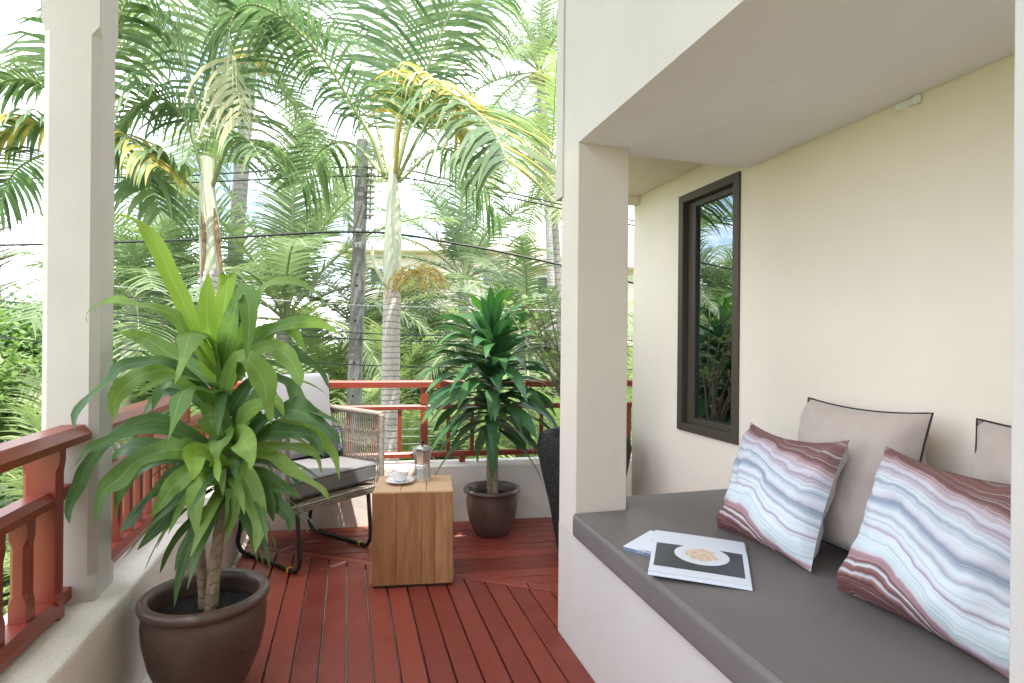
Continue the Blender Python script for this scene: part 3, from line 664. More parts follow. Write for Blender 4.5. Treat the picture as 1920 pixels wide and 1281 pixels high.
# ------------------------------------------------------------------ side table, coffee things
TB = thing('side_table', 'square teak block table with rough overlapping side boards', 'table', (-.499, 2.944, 0), R(7.7))
TZ = .46
xs = [-.195, -.080, .045, .108, .195]
for i in range(4): MB().box(xs[i]+.0005, xs[i+1]-.0005, -.176+(0, .0012, .0004, .0016)[i], -.150, .012, TZ-(.0005, .0, .001, .0006)[i], .0016).build('front_board', M_WOOD, TB)
for i, (x0, x1) in enumerate(((-.195, -.062), (-.062, .062), (.062, .195))): MB().box(x0+.001, x1-.001, -.1495, .185, TZ-.0255, TZ-(0, .001, .0005)[i], .0025).build('top_board', M_WOODTOP, TB)
for i in range(4): MB().box(xs[i]+.0006, xs[i+1]-.0006, .150, .175, .012, TZ-.026, .0015).build('back_board', M_WOOD, TB)
for sx in (-1, 1):
    rs = random.Random(4+sx)
    for i, (z0, z1, ou) in enumerate(((.30, .434, .008), (.155, .315, .013), (.012, .17, .017))):
        V = []; nn = 10
        for j in range(nn+1):
            y = -.148+.296*j/nn
            wob = .006*math.sin(j*1.3+i*2+sx)+rs.uniform(-.004, .004)
            V += [(sx*.17, y, z0), (sx*(.176+ou+.012+wob*.5), y, z0+.004+wob), (sx*(.180+ou+wob*.3), y, z1-.02), (sx*.172, y, z1)]
        Fc = [(j*4+k, j*4+(k+1) % 4, j*4+4+(k+1) % 4, j*4+4+k) for j in range(nn) for k in range(4)]+[(0, 3, 2, 1), (nn*4, nn*4+1, nn*4+2, nn*4+3)]
        if sx > 0: Fc = [tuple(reversed(q)) for q in Fc]
        MB().add(V, Fc).build('side_board', M_WOODTOP if i != 1 else M_WOOD, TB)
MB().box(-.185, .185, -.165, .165, 0, .0115).build('base_board', M_GASKET, TB)
cupc = (-.575, 2.955, TZ+.0005)
MB().lathe([(.0, 0), (.032, .0), (.034, .004), (.055, .008), (.071, .015), (.074, .017), (.073, .019), (.054, .0125), (.033, .009), (.0, .008)], 48).build('saucer', M_CHINA, None, cupc)
tag(bpy.data.objects['saucer'], 'white china saucer under the coffee cup', 'saucer')
cup = thing('coffee_cup', 'white china cup standing on its saucer', 'cup', (cupc[0], cupc[1], cupc[2]+.0095))
MB().lathe([(0, 0), (.023, 0), (.0245, .004), (.033, .010), (.041, .026), (.0445, .052), (.0435, .053), (.0395, .028), (.030, .012), (0, .008)], 48).build('bowl', M_CHINA, cup)
MB().tube(spline([(-.041, 0, .046), (-.058, 0, .047), (-.063, 0, .034), (-.052, 0, .020), (-.037, 0, .016)], 16), .0035, 8).build('handle', M_CHINA, cup)
MB().lathe([(0, .036), (.0415, .036), (0, .0362)], 32).build('coffee', M_COFFEE, cup)
mo = thing('moka_pot', 'polished octagonal stovetop coffee pot with black knob', 'coffee pot', (-.472, 3.03, TZ+.0005), R(14))
def octo(prof): return MB().lathe(prof, 8, 0, (0, 0, 0), False)
octo([(0, 0), (.048, 0), (.0485, .004), (.040, .066), (.038, .070), (0, .070)]).build('water_chamber', M_ALU, mo)
MB().lathe([(.0395, .0705), (.041, .072), (.041, .083), (.0385, .085)], 40).build('collar', M_ALU, mo)
octo([(0, .0855), (.038, .0855), (.040, .090), (.053, .163), (.0535, .167), (0, .167)]).build('coffee_chamber', M_ALU, mo)
lid = octo([(0, .1675), (.056, .1675), (.056, .171), (.030, .180), (.010, .184), (0, .184)]).build('lid', M_ALU, mo)
MB().lathe([(0, .1845), (.006, .1845), (.005, .192), (.010, .197), (.011, .207), (.007, .211), (0, .212)], 16).build('knob', M_BAKE, lid)
MB().add([(.012, -.048, .166), (-.012, -.048, .166), (0, -.074, .164), (0, -.047, .120), (0, -.060, .140)], [(0, 2, 4, 3), (1, 3, 4, 2), (0, 3, 1)]).build('spout', M_ALU, mo)
MB().tube(spline([(-.01, .052, .158), (-.012, .085, .163), (-.014, .100, .145), (-.012, .090, .085)], 14), [.008]*13+[.006], 8).build('handle', M_BAKE, mo)

# ------------------------------------------------------------------ woven armchair
CH = thing('armchair', 'woven grey rattan armchair on black steel sled legs', 'armchair', (-1.175, 3.245, 0), R(-34))
def sled(y):
    pts = [(.262, y, .335), (.285, y, .12), (.283, y, .055), (.262, y, .022), (.225, y, .0115), (0, y, .0115), (-.20, y, .0115), (-.245, y, .022), (-.270, y, .055), (-.265, y, .10), (-.20, y, .335)]
    return MB().tube(spline(pts, 46), .0115, 10)
for y in (-.235, .235):
    sl_ = sled(y).build('leg', M_TUBE, CH)
    for x in (.20, -.17): MB().box(x-.006, x+.006, y-.014, y+.014, .0, .024, .002).build('foot_clip', M_YEL if x > 0 else M_TUBE, sl_)
MB().tube([(.25, -.235, .330), (.25, .235, .330)], .0105, 8).tube([(-.2, -.235, .330), (-.2, .235, .330)], .0105, 8).build('crossbar', M_TUBE, CH)
fx, bx, wy, rr = .285, -.27, .315, .10
def upath(n):
    out = []
    la = fx-bx-rr; arc = math.pi/2*rr; lb = 2*(wy-rr); tot = 2*la+2*arc+lb
    for i in range(n):
        s = tot*i/(n-1)
        if s < la: out.append((fx-s, -wy)); continue
        s -= la
        if s < arc: t = s/rr; out.append((bx+rr-rr*math.sin(t), -wy+rr-rr*math.cos(t))); continue
        s -= arc
        if s < lb: out.append((bx, -wy+rr+s)); continue
        s -= lb
        if s < arc: t = s/rr; out.append((bx+rr-rr*math.cos(t), wy-rr+rr*math.sin(t))); continue
        s -= arc; out.append((bx+rr+s, wy))
    return out
zt = lambda x: .765+.012*(fx-x)/.55; zl = lambda x: .345-.03*(fx-x)/.55
up = upath(70)
MB().tube([(x, y, zt(x)) for x, y in up], .017, 10).build('top_rail', M_RATTAN, CH)
wv = MB(); us = upath(170)
for i, (x, y) in enumerate(us):
    if i in (0, 169): continue
    ins = .006*(1 if i % 2 else -1); nx = -x*.02; off = .012*math.sin(i*.7)
    pts = []
    for j in range(7):
        t = j/6; q = us[max(0, min(169, i))]; sh = .010*math.sin(t*math.pi*2+i*math.pi)
        cxn = (x-.03, y*.97); k = ins*math.sin(t*math.pi*3)
        pts.append((x-k*(1 if abs(y) < wy-.02 else 0), y+k*(1 if abs(y) >= wy-.02 else 0), zl(x)+(zt(x)-zl(x))*t))
    wv.tube(pts, .0036, 5, 0, False, False)
for zz in (.42, .50, .58, .66):
    for k in (-1, 1): wv.tube([(x*(1+.0), y+(.004*k*math.sin(i*2.2)), zl(x)+(zt(x)-zl(x))*((zz-.345)/.42)+.004*k) for i, (x, y) in enumerate(upath(120))], .0026, 4, 0, False, False)
w_ = wv.build('woven_panel', M_RATTAN, CH); w_['kind'] = 'stuff'
for y in (-wy, wy):
    pts = [(fx, y, .335+.43*i/60) for i in range(61)]
    MB().tube(pts, [.0165+.0022*(i % 2) for i in range(61)], 10).build('wrapped_post', M_RATTAN, CH)
lo = [(x, y, zl(x)) for x, y in upath(60)]
MB().tube(lo, .015, 8).build('bottom_rail', M_RATTAN, CH)
sb_ = MB()
for i in range(44):
    x = bx+.02+(fx-bx-.03)*i/43
    sb_.tube([(x, -wy, zl(x)+.005), (x, -wy*.5, zl(x)+.022), (x, 0, zl(x)+.024), (x, wy*.5, zl(x)+.022), (x, wy, zl(x)+.005)], .0062, 5, 0, False, False)
for k in range(3): sb_.tube([(fx+.004, -wy, .352-.013*k), (fx+.004, 0, .356-.013*k), (fx+.004, wy, .352-.013*k)], .0085, 6)
s_ = sb_.build('woven_seat', M_RATTAN, CH); s_['kind'] = 'stuff'
def softbox(x0, x1, y0, y1, z0, z1, bev, puff=0):
    bm = bmesh.new(); bmesh.ops.create_cube(bm, size=1)
    bmesh.ops.subdivide_edges(bm, edges=list(bm.edges), cuts=7, use_grid_fill=True)
    for q in bm.verts:
        u, v, w = q.co*2
        k = (1-u*u)*(1-v*v); q.co = Vector(((x0+x1)/2+u*(x1-x0)/2, (y0+y1)/2+v*(y1-y0)/2, (z0+z1)/2+w*(z1-z0)/2+puff*k*w+.004*noise.noise(Vector((u*2, v*2, w)))))
    sharp = [e for e in bm.edges if len(e.link_faces) == 2 and e.calc_face_angle() > .9]
    bmesh.ops.bevel(bm, geom=sharp, offset=bev, segments=3, profile=.5, affect='EDGES')
    m = MB(); m.frombm(bm, 0, True); return m
o = softbox(-.235, .285, -.285, .285, .385, .490, .018, .010).build('chair_cushion', M_CHAIRCUSH, None, CH.location, R(-34)); tag(o, 'dark grey vinyl seat cushion on the woven armchair', 'cushion')
bk = softbox(-.27, .27, -.05, .05, 0, .50, .03, 0); V = []
for (x, y, z) in bk.v:
    k = (1-(x/.27)**2)*(1-((z-.25)/.25)**2); V.append((x*(1-.05*(1-((z-.25)/.25)**2)), y*(1+.7*max(0, k)), z))
bk.v = V
o = bk.build('back_cushion', M_LIGHTGREY); o.location = CH.matrix_world @ Vector((0, 0, 0)); 
c_, s__ = math.cos(R(-34)), math.sin(R(-34)); lx, ly = -.135, .03
o.location = (CH.location[0]+lx*c_-ly*s__, CH.location[1]+lx*s__+ly*c_, .500); o.rotation_euler = (R(-9), 0, R(-34+90)); tag(o, 'pale grey back cushion propped in the woven armchair', 'cushion')
dn = softbox(-.10, .10, -.03, .03, 0, .17, .025, 0); o = dn.build('lumbar_pillow', M_NAVY)
lx, ly = -.03, .185; o.location = (CH.location[0]+lx*c_-ly*s__, CH.location[1]+lx*s__+ly*c_, .502); o.rotation_euler = (R(-12), 0, R(-34+90)); tag(o, 'small dark pillow tucked into the armchair corner', 'pillow')
# small wheel by the wall
wh = thing('caster_wheel', 'small dark wheel with teal hub resting at the foot of the wall', 'wheel', (-1.475, 3.335, .0005), R(20))
M_TEAL = mat('teal_hub', (.12, .36, .33), .4)
MB().tube([(.017*math.cos(t*2*math.pi/20), 0, .024+.017*math.sin(t*2*math.pi/20)) for t in range(20)], .0068, 8, 0, True).build('tyre', M_BAKE, wh)
hb = MB(); hb.lathe([(0, -.007), (.0125, -.007), (.0125, .007), (0, .007)], 16); hb.v = [(x, z, y+.024) for x, y, z in hb.v]; hb.build('hub', M_TEAL, wh)

# ------------------------------------------------------------------ pots
def pot(name, label, loc, s, prof, soilz, soilr):
    t = thing(name, label, 'plant pot', loc)
    MB().lathe([(r*s, z*s) for r, z in prof], 64, 0, (0, 0, 0), True, .004).build('body', M_POT, t)
    m = MB(); V = [(0, 0, soilz)]; rr_ = random.Random(3)
    for k in range(1, 9):
        for i in range(28): V.append((soilr*k/8*math.cos(i*2*math.pi/28), soilr*k/8*math.sin(i*2*math.pi/28), soilz+rr_.uniform(-.008, .008)*(k < 8)))
    Fc = [(0, 1+i, 1+(i+1) % 28) for i in range(28)]+[(1+(k-1)*28+i, 1+k*28+i, 1+k*28+(i+1) % 28, 1+(k-1)*28+(i+1) % 28) for k in range(1, 8) for i in range(28)]
    m.add(V, Fc, 0, None, True).build('soil', M_SOIL, t); return t
PROF = [(0, 0), (.104, 0), (.110, .006), (.138, .05), (.166, .12), (.183, .20), (.187, .25), (.184, .275), (.180, .288), (.181, .296), (.192, .300), (.197, .312), (.194, .326), (.184, .331), (.170, .330), (.162, .322), (.158, .300), (.162, .26), (.15, .2), (0, .2)]
P1 = Vector((-1.038, 1.945, .0005))
pot('plant_pot', 'large brown glazed pot standing against the parapet', P1, 1.03, PROF, .272, .164)
P2 = Vector((-.118, 3.565, .0005))
PROF2 = [(0, 0), (.098, 0), (.104, .006), (.140, .08), (.158, .16), (.160, .22), (.156, .255), (.160, .262), (.176, .266), (.180, .276), (.174, .287), (.160, .288), (.148, .282), (.140, .25), (.13, .2), (0, .2)]
pot('plant_pot', 'brown glazed pot standing at the far parapet beside the teak table', P2, 1.0, PROF2, .236, .136)

# ------------------------------------------------------------------ dracaena plants
def leaf_mesh(pts, w, mtl, seg=15, fold=.22, wav=.06, hint=None, seed=0, twist=0):
    rs = random.Random(seed); ph = rs.uniform(0, 6); c = spline(pts, seg+1); m = MB(); V = []; UV = []; prev = None
    for i, p in enumerate(c):
        t = i/seg; T = (c[min(i+1, seg)]-c[max(i-1, 0)]).normalized()
        up_ = hint or Vector((0, 0, 1))
        sd = T.cross(up_)
        if sd.length < .15: sd = prev.copy() if prev else T.cross(Vector((.3, -.9, .2)))
        sd.normalize()
        if prev and sd.dot(prev) < 0: sd = -sd
        if prev: sd = (sd*.55+prev*.45).normalized()
        prev = sd; Nn = sd.cross(T).normalized()
        sd = (sd*math.cos(twist*t)+Nn*math.sin(twist*t)).normalized(); Nn = sd.cross(T).normalized()
        ww = w*max(.02, (math.sin(math.pi*min(1, .10+.90*t**.85)))**.75)*(1 if t > .12 else .75+2*t)
        if i == seg: ww = .001
        for k in range(5):
            u = k/4*2-1
            q = p+sd*(u*ww)-Nn*(0)+Nn*(abs(u)*ww*fold)+Nn*(wav*ww*math.sin(t*13+ph+u*1.4)*abs(u)*1.6)
            V.append(q); UV.append((k/4, t))
    Fc = [(i*5+k, i*5+k+1, i*5+5+k+1, i*5+5+k) for i in range(seg) for k in range(4)]
    m.add(V, Fc, 0, UV, True); return m
Y1 = 1.98
PL1 = thing('potted_dracaena', 'bright green dracaena with long arching leaves in the large brown pot', 'plant', P1)
def place_leaf(px, wpx, dy, mtl, seed, par, base, Y0):
    n = len(px); pts = [P(x, y, Y0+dy*(i/(n-1))**.6) for i, (x, y) in enumerate(px)]
    w = wpx/FPX*(Y0+dy*.6)/2*.93; rs = random.Random(seed); pts = [p+Vector((rs.gauss(0, .006), rs.gauss(0, .010), rs.gauss(0, .006)))*(0 < i < n-1) for i, p in enumerate(pts)]
    m = leaf_mesh([p-base for p in pts], w, mtl, seed=seed, hint=Vector((rs.uniform(-.25, .25), -.75, .62)), wav=.20, fold=.20, twist=rs.uniform(-.75, .75)); m.build('leaf', mtl, par)
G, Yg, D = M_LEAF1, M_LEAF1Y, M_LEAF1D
LV = [
 ([(410, 700), (372, 630), (345, 560), (318, 520), (290, 460), (255, 415), (230, 404), (216, 420)], 34, -.24, Yg),
 ([(405, 720), (398, 650), (395, 580), (391, 512)], 48, .03, Yg),
 ([(410, 720), (414, 640), (424, 570), (432, 525), (425, 512), (408, 535)], 42, -.05, Yg),
 ([(412, 720), (428, 620), (440, 562), (456, 552), (468, 600), (462, 676)], 50, -.12, G),
 ([(415, 710), (460, 610), (488, 546), (522, 530), (556, 531), (588, 548), (610, 572)], 26, .02, G),
 ([(405, 700), (360, 625), (326, 601), (292, 577), (255, 567), (225, 563), (187, 567), (166, 584), (164, 607)], 30, -.34, G),
 ([(415, 700), (393, 632), (365, 622), (345, 660), (328, 720)], 58, -.22, G),
 ([(410, 720), (330, 668), (270, 640), (222, 622)], 38, .05, G),
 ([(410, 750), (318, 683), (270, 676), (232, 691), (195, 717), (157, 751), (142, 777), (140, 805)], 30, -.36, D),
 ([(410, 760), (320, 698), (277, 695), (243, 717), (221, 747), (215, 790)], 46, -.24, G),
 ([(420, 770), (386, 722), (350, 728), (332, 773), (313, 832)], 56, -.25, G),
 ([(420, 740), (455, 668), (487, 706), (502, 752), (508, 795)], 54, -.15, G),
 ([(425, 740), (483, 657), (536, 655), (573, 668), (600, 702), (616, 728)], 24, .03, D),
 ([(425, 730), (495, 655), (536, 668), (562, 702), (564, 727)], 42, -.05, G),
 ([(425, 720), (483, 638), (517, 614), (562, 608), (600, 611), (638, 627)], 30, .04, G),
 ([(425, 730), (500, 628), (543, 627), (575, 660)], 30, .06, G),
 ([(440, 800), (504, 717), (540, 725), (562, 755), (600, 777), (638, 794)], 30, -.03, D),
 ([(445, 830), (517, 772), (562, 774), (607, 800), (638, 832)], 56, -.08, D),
 ([(436, 850), (420, 800), (410, 760), (402, 725)], 44, -.02, G),
 ([(430, 850), (405, 800), (392, 775), (377, 748)], 40, -.08, G),
 ([(446, 850), (466, 785), (491, 756), (526, 757), (533, 780)], 36, -.08, G),
 ([(440, 860), (430, 822), (414, 838), (406, 874), (411, 905)], 42, -.22, G),
 ([(442, 860), (446, 822), (462, 830), (474, 856), (470, 880)], 50, -.22, G),
 ([(425, 880), (393, 848), (367, 852), (364, 878), (361, 900)], 46, -.22, Yg),
 ([(420, 880), (330, 848), (254, 866), (219, 893), (196, 929), (179, 982)], 52, -.30, G),
 ([(420, 880), (340, 830), (289, 848), (252, 884)], 44, -.10, G),
 ([(420, 850), (309, 811), (235, 813), (188, 831), (156, 854), (140, 874)], 28, -.36, D),
 ([(420, 850), (300, 790), (219, 815), (164, 870), (137, 909), (125, 948), (130, 982)], 30, -.38, D),
 ([(420, 890), (368, 882), (325, 909), (301, 940), (281, 970)], 38, -.22, G),
 ([(425, 900), (391, 898), (374, 915), (364, 956), (370, 1013)], 42, -.20, G),
 ([(420, 900), (365, 905), (325, 948), (293, 983), (257, 1032)], 46, -.14, D),
 ([(425, 900), (408, 905), (418, 935), (426, 958), (418, 998)], 34, -.10, D),
 ([(440, 890), (452, 885), (470, 936), (486, 983), (478, 1037)], 46, -.15, G),
 ([(440, 900), (444, 905), (436, 956), (424, 1022)], 34, -.10, G),
 ([(445, 880), (473, 900), (500, 936), (513, 978)], 34, -.05, D),
 ([(445, 880), (490, 895), (540, 915), (565, 934)], 28, .02, D),
 ([(445, 890), (500, 925), (536, 966), (545, 998)], 28, -.03, D),
 ([(445, 860), (509, 852), (555, 884), (602, 912), (617, 938)], 28, -.05, G),
 ([(445, 850), (500, 812), (528, 808), (579, 820), (607, 856)], 40, -.04, D),
 ([(445, 850), (510, 835), (555, 844), (587, 858), (603, 888)], 28, .03, G),
 ([(445, 840), (510, 800), (560, 795), (591, 816), (622, 850), (637, 900)], 30, .06, G),
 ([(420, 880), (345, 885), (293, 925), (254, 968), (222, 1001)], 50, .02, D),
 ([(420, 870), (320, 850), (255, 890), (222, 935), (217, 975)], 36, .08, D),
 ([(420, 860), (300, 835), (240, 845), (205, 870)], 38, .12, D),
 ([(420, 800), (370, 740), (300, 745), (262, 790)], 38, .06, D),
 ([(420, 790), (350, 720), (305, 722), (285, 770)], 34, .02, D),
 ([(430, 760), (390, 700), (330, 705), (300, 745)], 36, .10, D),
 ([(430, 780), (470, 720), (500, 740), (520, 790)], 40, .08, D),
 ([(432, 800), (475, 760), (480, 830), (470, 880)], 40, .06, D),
]
for i, (px, w, dy, m_) in enumerate(LV): place_leaf(px, w, dy, m_, i, PL1, P1, Y1)
def rosette(par, base, head, n, L0, L1, w, el0, el1, mats, seed, droop=1.0, spread=.16, jit=0.0):
    rs = random.Random(seed); ga = 2.399
    for i in range(n):
        t = i/(n-1); az = i*ga+rs.uniform(-.3, .3); el = R(el0+(el1-el0)*t**.9)+rs.uniform(-.12, .12); L = (L0+(L1-L0)*min(1, t*1.6))*rs.uniform(.85, 1.12)
        p = head-base+Vector((0, 0, -spread*t)); d = Vector((math.cos(az)*math.cos(el), math.sin(az)*math.cos(el), math.sin(el))); pts = [p.copy()]; kink = (rs.randint(1, 4), rs.uniform(.2, .9) if jit and rs.random() < .5 else 0)
        for k in range(5):
            p = p+d*(L/5); pts.append(p.copy()); d = (d+Vector((0, 0, -1))*droop*((.10+.10*k)*(1.1-.3*abs(d.z))+(kink[1] if k == kink[0] else 0))+Vector((rs.gauss(0, 1), rs.gauss(0, 1), 0))*jit).normalized()
        mt_ = mats[0] if t < .28 else (mats[1] if t < .75 else mats[-1])
        leaf_mesh(pts, w*rs.uniform(.85, 1.1), mt_, seed=seed*100+i, wav=.07, fold=.14, twist=rs.uniform(-.9, .9)).build('leaf', mt_, par)
rosette(PL1, P1, P(432, 835, 2.02), 30, .20, .38, .020, 60, -45, [G, D, D], 21, .95, .13, .10)
rosette(PL1, P1, P(415, 880, 2.0), 18, .20, .36, .020, 30, -50, [G, G, D], 27, 1.0, .08, .10)
rosette(PL1, P1, P(425, 705, 2.03), 13, .22, .36, .019, 70, 0, [Yg, G, D], 23, .9, .09, .10)
def cane(par, base, pts, r0, r1, seed=0):
    c = spline(pts, 26); rs = random.Random(seed); n = len(c)
    MB().tube([p-base for p in c], [(r0+(r1-r0)*i/(n-1))*(1+.05*rs.uniform(-1, 1)) for i in range(n)], 14).build('trunk', M_CANE, par)
cane(PL1, P1, [P1+Vector((.022, -.012, .262)), P(404, 1050, 1.95), P(416, 965, 1.97), P(425, 890, 2.0), P(432, 800, 2.02)], .022, .015, 1)
cane(PL1, P1, [P1+Vector((-.018, .02, .262)), P(377, 1050, 1.98), P(372, 960, 2.0), P(392, 860, 2.02), P(415, 700, 2.03)], .017, .011, 2)
PL2 = thing('potted_dracaena', 'dense dark green dracaena in the smaller pot by the far railing', 'plant', P2)
for hz_, n_, l0, l1, w_, e0, e1, sd_, dr_ in ((1.29, 26, .26, .46, .036, 84, 14, 31, .95), (1.17, 32, .42, .50, .043, 55, 5, 33, 1.05), (1.0, 32, .46, .52, .046, 40, -10, 35, 1.15), (.82, 28, .44, .50, .046, 25, -25, 37, 1.15)):
    rosette(PL2, P2, P2+Vector((random.uniform(-.03, .03), .01, hz_)), n_, l0, l1, w_, e0, e1, [M_LEAF2Y if sd_ == 31 else M_LEAF2, M_LEAF2, M_LEAF2], sd_, dr_, .15)
cane(PL2, P2, [P2+Vector((.02, -.01, .228)), P2+Vector((.02, -.01, .6)), P2+Vector((.03, 0, 1.29))], .021, .013, 3)
cane(PL2, P2, [P2+Vector((-.015, .02, .228)), P2+Vector((-.02, .02, .55)), P2+Vector((0, .02, 1.15))], .017, .012, 4)

# tall black planter with a thin shrub
P3 = Vector((.425, 3.30, .0005)); PT = thing('tall_planter', 'tall rough black tapering planter at the corner of the house', 'planter', P3)
MB().lathe([(0, 0), (.15, 0), (.155, .01), (.20, .25), (.245, .45), (.268, .56), (.272, .60), (.262, .655), (.24, .675), (.22, .67), (.21, .62), (0, .60)], 48, 0, (0, 0, 0), True, .012).build('body', M_PLANTER, PT)
MB().lathe([(0, .625), (.212, .622), (0, .628)], 24).build('soil', M_SOIL, PT)
SH = thing('leafy_shrub', 'thin branched shrub with small yellow-green leaves in the black planter', 'shrub', P3+Vector((0, 0, .62)))
rs = random.Random(8); br = MB(); lf = MB()
for i in range(9):
    az = rs.uniform(1.8, 4.4); p = Vector((rs.uniform(-.12, 0), rs.uniform(-.05, .05), 0)); d = Vector((math.cos(az)*.30, math.sin(az)*.30, 1)).normalized(); pts = [p.copy()]
    for k in range(7):
        p = p+d*.125; d = (d+Vector((rs.uniform(-.25, .2), rs.uniform(-.2, .2), .05))).normalized(); pts.append(p.copy())
        if k > 1:
            for q in range(9):
                e = Vector((rs.uniform(-1, 1), rs.uniform(-1, 1), rs.uniform(-.3, .7))).normalized(); s0 = p+e*rs.uniform(.01, .08); l = rs.uniform(.03, .055); sd = e.cross(Vector((0, 0, 1))).normalized()*l*.32
                lf.add([s0, s0+e*l*.5+sd, s0+e*l, s0+e*l*.5-sd], [(0, 1, 2, 3)], 0, [(.5, 0), (1, .5), (.5, 1), (0, .5)])
    br.tube(pts, [.010-.001*k for k in range(8)], 6)
br.build('stem', M_BARK, SH); o = lf.build('foliage', M_ARECA, SH); o['kind'] = 'stuff'

# ------------------------------------------------------------------ garden: palms
def frond(path, n, L, wid, droop=.16, sweep=.55, seed=0, mats=None, r0=.014, start=.12, pick=None, hint=None, seg=4, lift=.1):
    """one palm frond: rachis along path, leaflets on both sides; slot 0 rachis, 1.. leaflets"""
    rs = random.Random(seed); c = spline(path, n+1); m = MB(); m.tube(c, [r0*(1-.85*i/n) for i in range(n+1)], 5)
    prev = None
    for i in range(n+1):
        t = i/n
        if t < start: continue
        T = (c[min(i+1, n)]-c[max(i-1, 0)]).normalized(); sd = T.cross(hint or Vector((0, 0, 1)))
        if sd.length < .2: sd = prev.copy() if prev else T.cross(Vector((0, 1, .1)))
        sd.normalize()
        if prev and sd.dot(prev) < 0: sd = -sd
        prev = sd; Nn = sd.cross(T).normalized()
        f = (t-start)/(1-start); ll = L*(.45+.55*math.sin(math.pi*min(1, .18+.72*f)))*rs.uniform(.85, 1.1)
        for s in (-1, 1):
            sw = sweep*(.55+.8*f)+rs.uniform(-.1, .1)
            d = (sd*s*math.cos(sw)+T*math.sin(sw)+Nn*(lift+rs.uniform(-.12, .12))).normalized(); p = c[i].copy(); V = []; UV = []
            tw = rs.uniform(-.5, .5)
            for k in range(seg+1):
                q = k/seg; wv_ = T-d*T.dot(d); 
                if wv_.length < .05: wv_ = Nn
                wv_.normalize(); wv_ = (wv_+Nn*tw*q).normalized(); ww = wid*(.55, 1, .9, .6, .03)[min(4, int(q*4))] if seg == 4 else wid*(1-q)**.6+.0005
                V += [p-wv_*ww/2, p+wv_*ww/2]; UV += [(0, q), (1, q)]
                p = p+d*(ll/seg); d = (d+Vector((0, 0, -1))*droop*(1+.9*k)*rs.uniform(.8, 1.2)).normalized()
            mi = pick(t, s, rs) if pick else 1
            m.add(V, [(2*k, 2*k+1, 2*k+3, 2*k+2) for k in range(seg)], mi, UV, True)
    return m
def rel(pts, base): return [p-base for p in pts]
def shaft(par, pts, radii, nm, mt_, seg=16):
    n = 22; c = spline(pts, n); rr_ = [radii[0]+(radii[1]-radii[0])*i/(n-1) if len(radii) == 2 else spline([Vector((r, 0, 0)) for r in radii], n)[i].x for i in range(n)]
    return MB().tube(c, rr_, seg).build(nm, mt_, par)
STD = [M_RACHIS, M_FROND, M_FRONDL, M_FRONDP, M_FRONDY]
def pk(base, alt, pr): return lambda t, s, rs: alt if rs.random() < pr else base
# main palm beyond the far railing
b = Vector((-1.06, 5.0, GZ)); MP = thing('palm_tree', 'ringed pale palm with yellowing fronds and hanging fruit beyond the far railing', 'palm tree', b)
c0 = [P(730, 1150, 5.0), P(731, 820, 5.0), P(735, 545, 5.0)]; c0.insert(0, Vector((c0[0].x, 5.0, GZ)))
shaft(MP, rel(c0, b), (.092, .078), 'trunk', M_TRUNK)
shaft(MP, rel([P(735, 548, 5), P(736, 480, 5), P(738, 400, 5), P(737, 350, 5), P(736, 300, 5)], b), (.076, .080, .066, .050, .032), 'crownshaft', M_SHAFT)
MPF = [
 ([(720, 330, 5.0), (700, 265, 4.95), (665, 205, 4.9), (610, 115, 4.75), (550, 50, 4.6), (495, 14, 4.5), (452, 14, 4.42), (430, 60, 4.38), (440, 140, 4.36), (455, 220, 4.36)], 46, .78, .042, .17, lambda t, s, r: 3 if t > .80 else (2 if t > .7 and r.random() < .5 else 1)),
 ([(736, 330, 5.0), (748, 160, 5.0), (762, 20, 4.95), (778, -130, 4.9)], 34, .85, .042, .10, pk(1, 2, .3)),
 ([(742, 330, 5.0), (790, 160, 4.9), (850, 10, 4.75), (905, -90, 4.6)], 34, .95, .042, .14, pk(1, 2, .2)),
 ([(740, 330, 5.0), (755, 215, 4.65), (795, 152, 4.45), (832, 160, 4.3), (862, 198, 4.22), (880, 245, 4.18)], 26, .62, .045, .30, lambda t, s, r: 4 if r.random() < .45 else 3),
 ([(745, 335, 5.0), (795, 240, 4.75), (840, 200, 4.5), (885, 205, 4.3), (925, 245, 4.12), (950, 300, 4.0)], 36, .95, .055, .12, lambda t, s, r: (4 if r.random() < .45 else 2) if s < 0 and t > .4 else 1),
 ([(730, 330, 5.0), (690, 170, 5.3), (650, 20, 5.5), (620, -90, 5.6)], 34, .85, .042, .14, pk(1, 2, .35)),
 ([(725, 335, 5.0), (660, 270, 5.3), (605, 280, 5.5), (565, 345, 5.6)], 30, .75, .042, .16, pk(1, 2, .2)),
 ([(748, 340, 5.0), (820, 280, 5.3), (885, 310, 5.5), (930, 390, 5.6)], 30, .75, .042, .16, pk(1, 2, .4)),
 ([(742, 330, 5.0), (790, 110, 5.4), (850, -40, 5.7)], 30, .85, .042, .12, pk(2, 1, .4)),
]
for i, (px, n, L, w, dr, fn) in enumerate(MPF):
    y = 4 in [fn(.6, -1, random.Random(q)) for q in range(5)] and i == 3
    frond(rel([P(*q) for q in px], b), int(n*1.45), L*1.08, w*.70, dr*1.4, .5, 40+i, None, .020, .18, fn).build('frond', [M_RACHISY if y else M_RACHIS]+STD[1:], MP)
